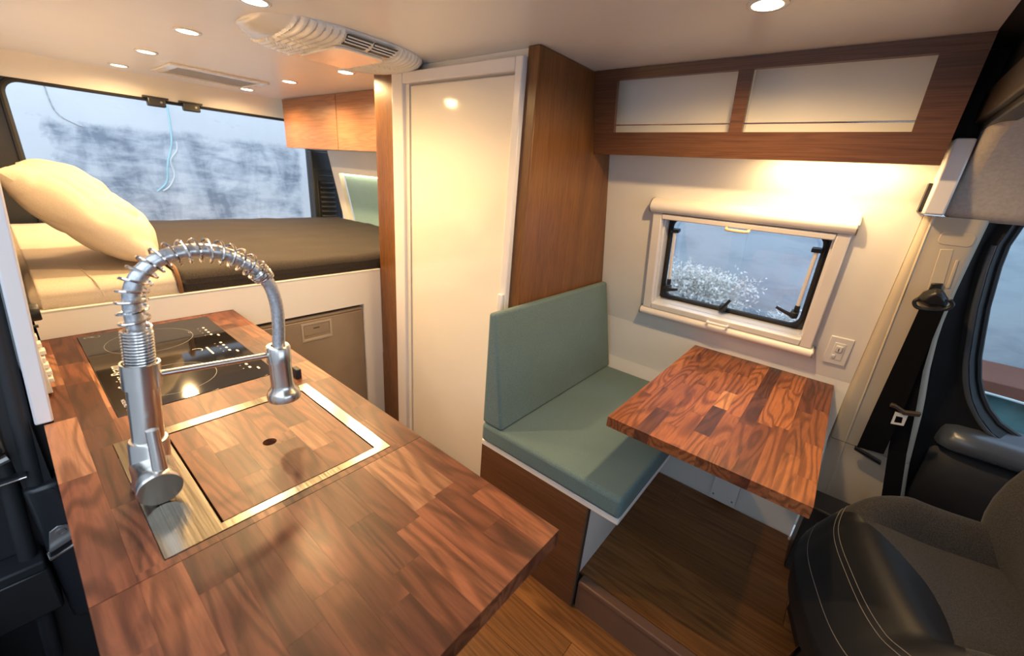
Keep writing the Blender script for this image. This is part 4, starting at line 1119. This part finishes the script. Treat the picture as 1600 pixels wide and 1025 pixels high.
# ================================================================== CEILING FIXTURES
LP = [(-1.913, 0.537, 'third from the rear in the left row'), (-2.494, 0.541, 'middle of the left row over the bed'), (-3.075, 0.545, 'rearmost of the left row over the bed'),
      (-3.053, 1.115, 'rearmost of the right row over the bed'), (-2.462, 1.106, 'middle of the right row over the bed'), (-1.906, 1.102, 'beside the walnut post'),
      (-1.359, 0.541, 'at the top edge before the air conditioner'), (-0.269, 1.11, 'above the dinette step')]
ring_me = None
for (x, y, d) in LP:
    t = thing('ceiling_downlight', 'round warm recessed downlight, ' + d, 'downlight', (x, y, 1.775), 'recessed ceiling downlights')
    if ring_me is None:
        o1 = MB().lathe([(0.030, 0.005), (0.030, 0.001), (0.036, 0.0), (0.040, 0.002), (0.040, 0.005)], (x, y, 1.775), (0, 0, 1), 28).build('bezel', 'plastic_white', t, smooth=True)
        o2 = MB().lathe([(0.001, 0.0), (0.026, 0.0008), (0.030, 0.003), (0.030, 0.0048), (0.001, 0.0048)], (x, y, 1.775), (0, 0, 1), 24).build('lens', 'lamp_lens', t, smooth=True)
        ring_me = (o1, o2)
    else:
        for src in ring_me:
            c = src.copy(); COL.objects.link(c); c.parent = t
    li = bpy.data.lights.new('downlight_lamp', 'SPOT'); li.energy = LAMP_W * 4; li.color = WARM; li.spot_size = math.radians(172); li.spot_blend = 0.6; li.shadow_soft_size = 0.028
    lo = bpy.data.objects.new('downlight_lamp', li); COL.objects.link(lo); lo.parent = t; lo.location = (0, 0, -0.006)

# roof vent panel
rv = thing('roof_vent', 'flush rectangular roof vent with a pale shade over the bed', 'vent', (-2.82, 0.87, 1.77))
vo_ = [(-2.99, 0.655), (-2.65, 0.655), (-2.65, 1.085), (-2.99, 1.085)]
vi_ = [(-2.965, 0.69), (-2.675, 0.69), (-2.675, 1.05), (-2.965, 1.05)]
mb = MB(); mb.loft([[(*p, 1.7795) for p in vo_], [(*p, 1.770) for p in vo_], [(*p, 1.767) for p in vi_], [(*p, 1.7795) for p in vi_], [(*p, 1.7795) for p in vo_]], True, False)
mb.build('frame', 'plastic_white', rv, bevel=0.002)
MB().box(-2.965, -2.675, 0.69, 1.05, 1.774, 1.779).build('shade', 'vent_shade', rv)

# air conditioner
def aircon():
    cx, cy, ax, ay, H = -1.535, 0.865, 0.212, 0.290, 0.031
    ac = thing('air_conditioner', 'white ribbed air conditioner housing on the ceiling', 'air conditioner', (cx, cy, 1.70))
    NR, NA = 60, 420
    p = 2.7
    mb = MB(); rings = []
    def rib(y):
        if cy - 0.215 < y < cy - 0.090 or cy + 0.100 < y < cy + 0.27:
            k = ((y - cy) / 0.0205) % 1.0
            return 0.011 * (1 - min(1, abs(k - .5) / .5) ** 2.2) - 0.004
        return 0.0
    for i in range(NR + 1):
        t = i / NR            # 0 rim ... 1 centre
        # profile: steep flank then nearly flat belly
        if t < 0.5:
            q = t / 0.5; s = 1 - 0.30 * q ** 1.5; h = H * math.sin(q * math.pi / 2) ** 0.9
        else:
            q = (t - .5) / .5; s = 0.70 * (1 - q) + 0.0005; h = H + 0.004 * q
        ring_ = []
        for j in range(NA):
            a = 2 * math.pi * j / NA
            ca, sa = math.cos(a), math.sin(a)
            r = (abs(ca) ** p + abs(sa) ** p) ** (-1 / p)
            x = cx + ax * s * r * ca; y = cy + ay * s * r * sa
            k = rib(y) * (1.0 if 0.03 < t < 0.72 else 0.0)
            fl_ = 1 if t < .5 else 0
            # scoop in the -y,+x corner
            sc_ = 0.0
            dxs = (x - (cx + 0.15)) / 0.10; dys = (y - (cy - 0.245)) / 0.05
            sc_ = 0.012 * math.exp(-(dxs * dxs + dys * dys))
            ring_.append((x + k * .6 * ca * fl_, y, 1.7795 - h - k * (0.9 if t > .15 else t * 6) + sc_))
        rings.append(ring_)
    mb.loft(rings, True, False)
    hs = mb.build('housing', 'plastic_white', ac, smooth=True)
    # grille openings on the +x flank
    for (ya, yb) in ((cy - 0.082, cy + 0.002), (cy + 0.009, cy + 0.092)):
        bot = []
        g = MB().hexa([(cx + ax * .72, ya + .006, 1.7795 - H * 1.02), (cx + ax * .72, yb - .006, 1.7795 - H * 1.02), (cx + ax * .80, yb - .006, 1.7795 - H * 1.06), (cx + ax * .80, ya + .006, 1.7795 - H * 1.06)],
                      [(cx + ax * .86, ya, 1.7795 - 0.012), (cx + ax * .86, yb, 1.7795 - 0.012), (cx + ax * 1.015, yb, 1.7795 - 0.014), (cx + ax * 1.015, ya, 1.7795 - 0.014)]).build('grille_opening', 'black_plastic', ac)
        for k in range(3):
            t = (k + 1.0) / 3.6
            x = cx + ax * (0.995 - 0.185 * t) + .006; z = 1.7795 - 0.014 - (H - .012) * t
            MB().tube([(x, ya, z), (x, yb, z)], 0.0024, 8).build('grille_slat', 'plastic_white', ac, smooth=True)
    # glossy belly plate
    pl_ = rrect(cx - 0.13, cx + 0.14, cy - 0.08, cy + 0.095, 0.03, 5)
    MB().loft([[(a, b, 1.7795 - H - .0085) for a, b in pl_], [(a, b, 1.7795 - H - .001) for a, b in pl_]]).build('belly_plate', 'plastic_white', ac, bevel=0.002)
aircon()

# ================================================================== DRIVER SEAT
def driver_seat():
    import mathutils
    ang = math.radians(17)
    base = Vector((0.165, 1.150, 0.0))
    ds = thing('driver_seat', 'black leather and grey fabric driver seat turned toward the table', 'seat', (0.42, 1.22, 0.13))
    def W(u, v, z):     # u: depth from nose backwards, v: across (+ toward window)
        return (base.x + u * math.cos(ang) - v * math.sin(ang), base.y + u * math.sin(ang) + v * math.cos(ang), z)
    HWs = 0.285
    def top(u, v):
        a = abs(v) / HWs
        z = 0.565 + 0.02 * math.exp(-((u - .12) / .10) ** 2) - 0.05 * max(0, u - .2)
        bol = max(0, (a - 0.60) / 0.40)
        fade = min(1, max(0.15, (u - 0.04) / 0.16))
        z += 0.080 * math.sin(min(1, bol * 1.5) * math.pi / 2) ** 0.9 * fade
        if a > 0.80: z -= 0.085 * ((a - .8) / .2) ** 2.2
        # nose roll-off
        if u < 0.16: z -= 0.17 * ((0.16 - u) / 0.16) ** 2.4
        return z
    NU, NV = 46, 40
    NB = 20
    def lbound(v): return 0.205 - 0.10 * (v / HWs) ** 2 - (0.06 if v > 0 else 0.02) * (v / HWs)
    def outline_u(v): return 0.085 * (abs(v) / HWs) ** 3.2
    pts = {}
    for i in range(NU + 1):
        for j in range(NV + 1):
            v = -HWs + 2 * HWs * j / NV
            u0 = outline_u(v); ub = max(u0 + .02, lbound(v))
            u = u0 + (ub - u0) * i / NB if i <= NB else ub + (0.52 - ub) * (i - NB) / (NU - NB)
            pts[i, j] = (u, v, top(max(0, u - u0 * .8), v))
    mb1, mb2 = MB(), MB()
    def emit_quads(mb, cells):
        ids = {}
        for (i, j) in cells:
            q = []
            for k in ((i, j), (i + 1, j), (i + 1, j + 1), (i, j + 1)):
                if k not in ids:
                    ids[k] = len(mb.v); mb.v.append(W(*pts[k]))
                q.append(ids[k])
            mb.f.append(tuple(q))
    lea, fab = [], []
    for i in range(NU):
        for j in range(NV):
            (lea if i < NB else fab).append((i, j))
    emit_quads(mb1, lea); emit_quads(mb2, fab)
    mb2.build('cushion', 'seat_fabric', ds, smooth=True)
    mb1.build('cushion_nose', 'leather_black', ds, smooth=True)
    # skirt below the rim of the cushion
    rim = [pts[NU, j] for j in range(0, 1)]
    rim = [pts[i, 0] for i in range(NU, -1, -1)] + [pts[0, j] for j in range(1, NV + 1)] + [pts[i, NV] for i in range(1, NU + 1)]
    def shrink(p, k): return (p[0] * (1 - k * .3) + .26 * k * .3, p[1] * (1 - k), 0)
    mb = MB(); rings = []
    for z, k in ((None, 0), (0.42, -0.015), (0.36, 0.0), (0.31, 0.06)):
        rings.append([W(shrink(p, k)[0], shrink(p, k)[1], p[2] if z is None else min(z, p[2] - .003)) for p in rim])
    mb.loft(rings, False, False)
    mb.build('cushion_skirt', 'leather_black', ds, smooth=True)
    # seams
    def seam(fn, n=40, a=-0.96, b=0.96, lift=0.0022, mat='stitch', r=0.0007, nm='stitching'):
        P_ = []
        for i in range(n + 1):
            v = HWs * (a + (b - a) * i / n); u = fn(v) + outline_u(v)
            P_.append(Vector(W(u, v, top(max(0, u - outline_u(v) * .8), v) + lift)))
        MB().tube(P_, r, 6).build(nm, mat, ds, smooth=True)
    seam(lambda v: 0.060); seam(lambda v: 0.068); seam(lambda v: 0.018, a=-.85, b=.85)
    # backrest
    mb = MB(); rings = []
    for k in range(15):
        t = k / 14
        z = 0.50 + 0.72 * t
        u = 0.445 + 0.09 * t - 0.06 * math.sin(min(1, t * 1.6) * math.pi)
        hw = 0.275 * (1 - 0.30 * t ** 3); d = 0.075 * (1 - .25 * t) * (0.55 if k in (0, 14) else 1)
        ring_ = []
        for a in range(32):
            th2 = 2 * math.pi * a / 32
            c, s = math.cos(th2), math.sin(th2)
            x = abs(c) ** .6 * math.copysign(1, c); y = abs(s) ** .7 * math.copysign(1, s)
            bow = -0.045 * max(0, abs(x) - .55) / .45 if y < 0 else 0
            ring_.append(W(u + d + d * y + bow, hw * x, z))
        rings.append(ring_)
    mb.loft(rings)
    mb.build('backrest', 'seat_fabric', ds, smooth=True)
    # base box and chrome rail, buckle
    mb = MB()
    mb.loft([[W(u, v, z) for u, v in ((0.07, -0.20), (0.50, -0.20), (0.50, 0.22), (0.07, 0.22))] for z in (0.131, 0.33)])
    mb.build('seat_base', 'black_plastic', ds, bevel=0.01)
    MB().tube([W(0.05, -0.27, 0.24), W(0.01, -0.22, 0.25), W(0.0, -0.06, 0.25), W(0.03, -0.02, 0.25)], 0.006, 8).build('adjuster_bar', 'chrome', ds, smooth=True)
    MB().box(0.50, 0.535, 1.555, 1.575, 0.50, 0.57).build('buckle', 'black_plastic', ds, bevel=0.004)
    MB().tube([(0.49, 1.60, 0.49), (0.56, 1.61, 0.505)], 0.005, 8).build('recline_lever', 'chrome', ds, smooth=True)
driver_seat()
pb = thing('pedestal_box', 'black plastic box on the platform beside the driver seat', 'box', (0.2, 1.64, 0.13))
MB().hexa([(0.138, 1.565, 0.131), (0.30, 1.53, 0.131), (0.30, 1.72, 0.131), (0.138, 1.72, 0.131)], [(0.142, 1.60, 0.40), (0.30, 1.58, 0.40), (0.30, 1.72, 0.40), (0.142, 1.72, 0.40)]).build('shell', 'black_plastic', pb, bevel=0.006)
MB().box(0.131, 0.139, 1.700, 1.712, 0.150, 0.160).build('cap', 'cream_plug', pb, bevel=0.001)
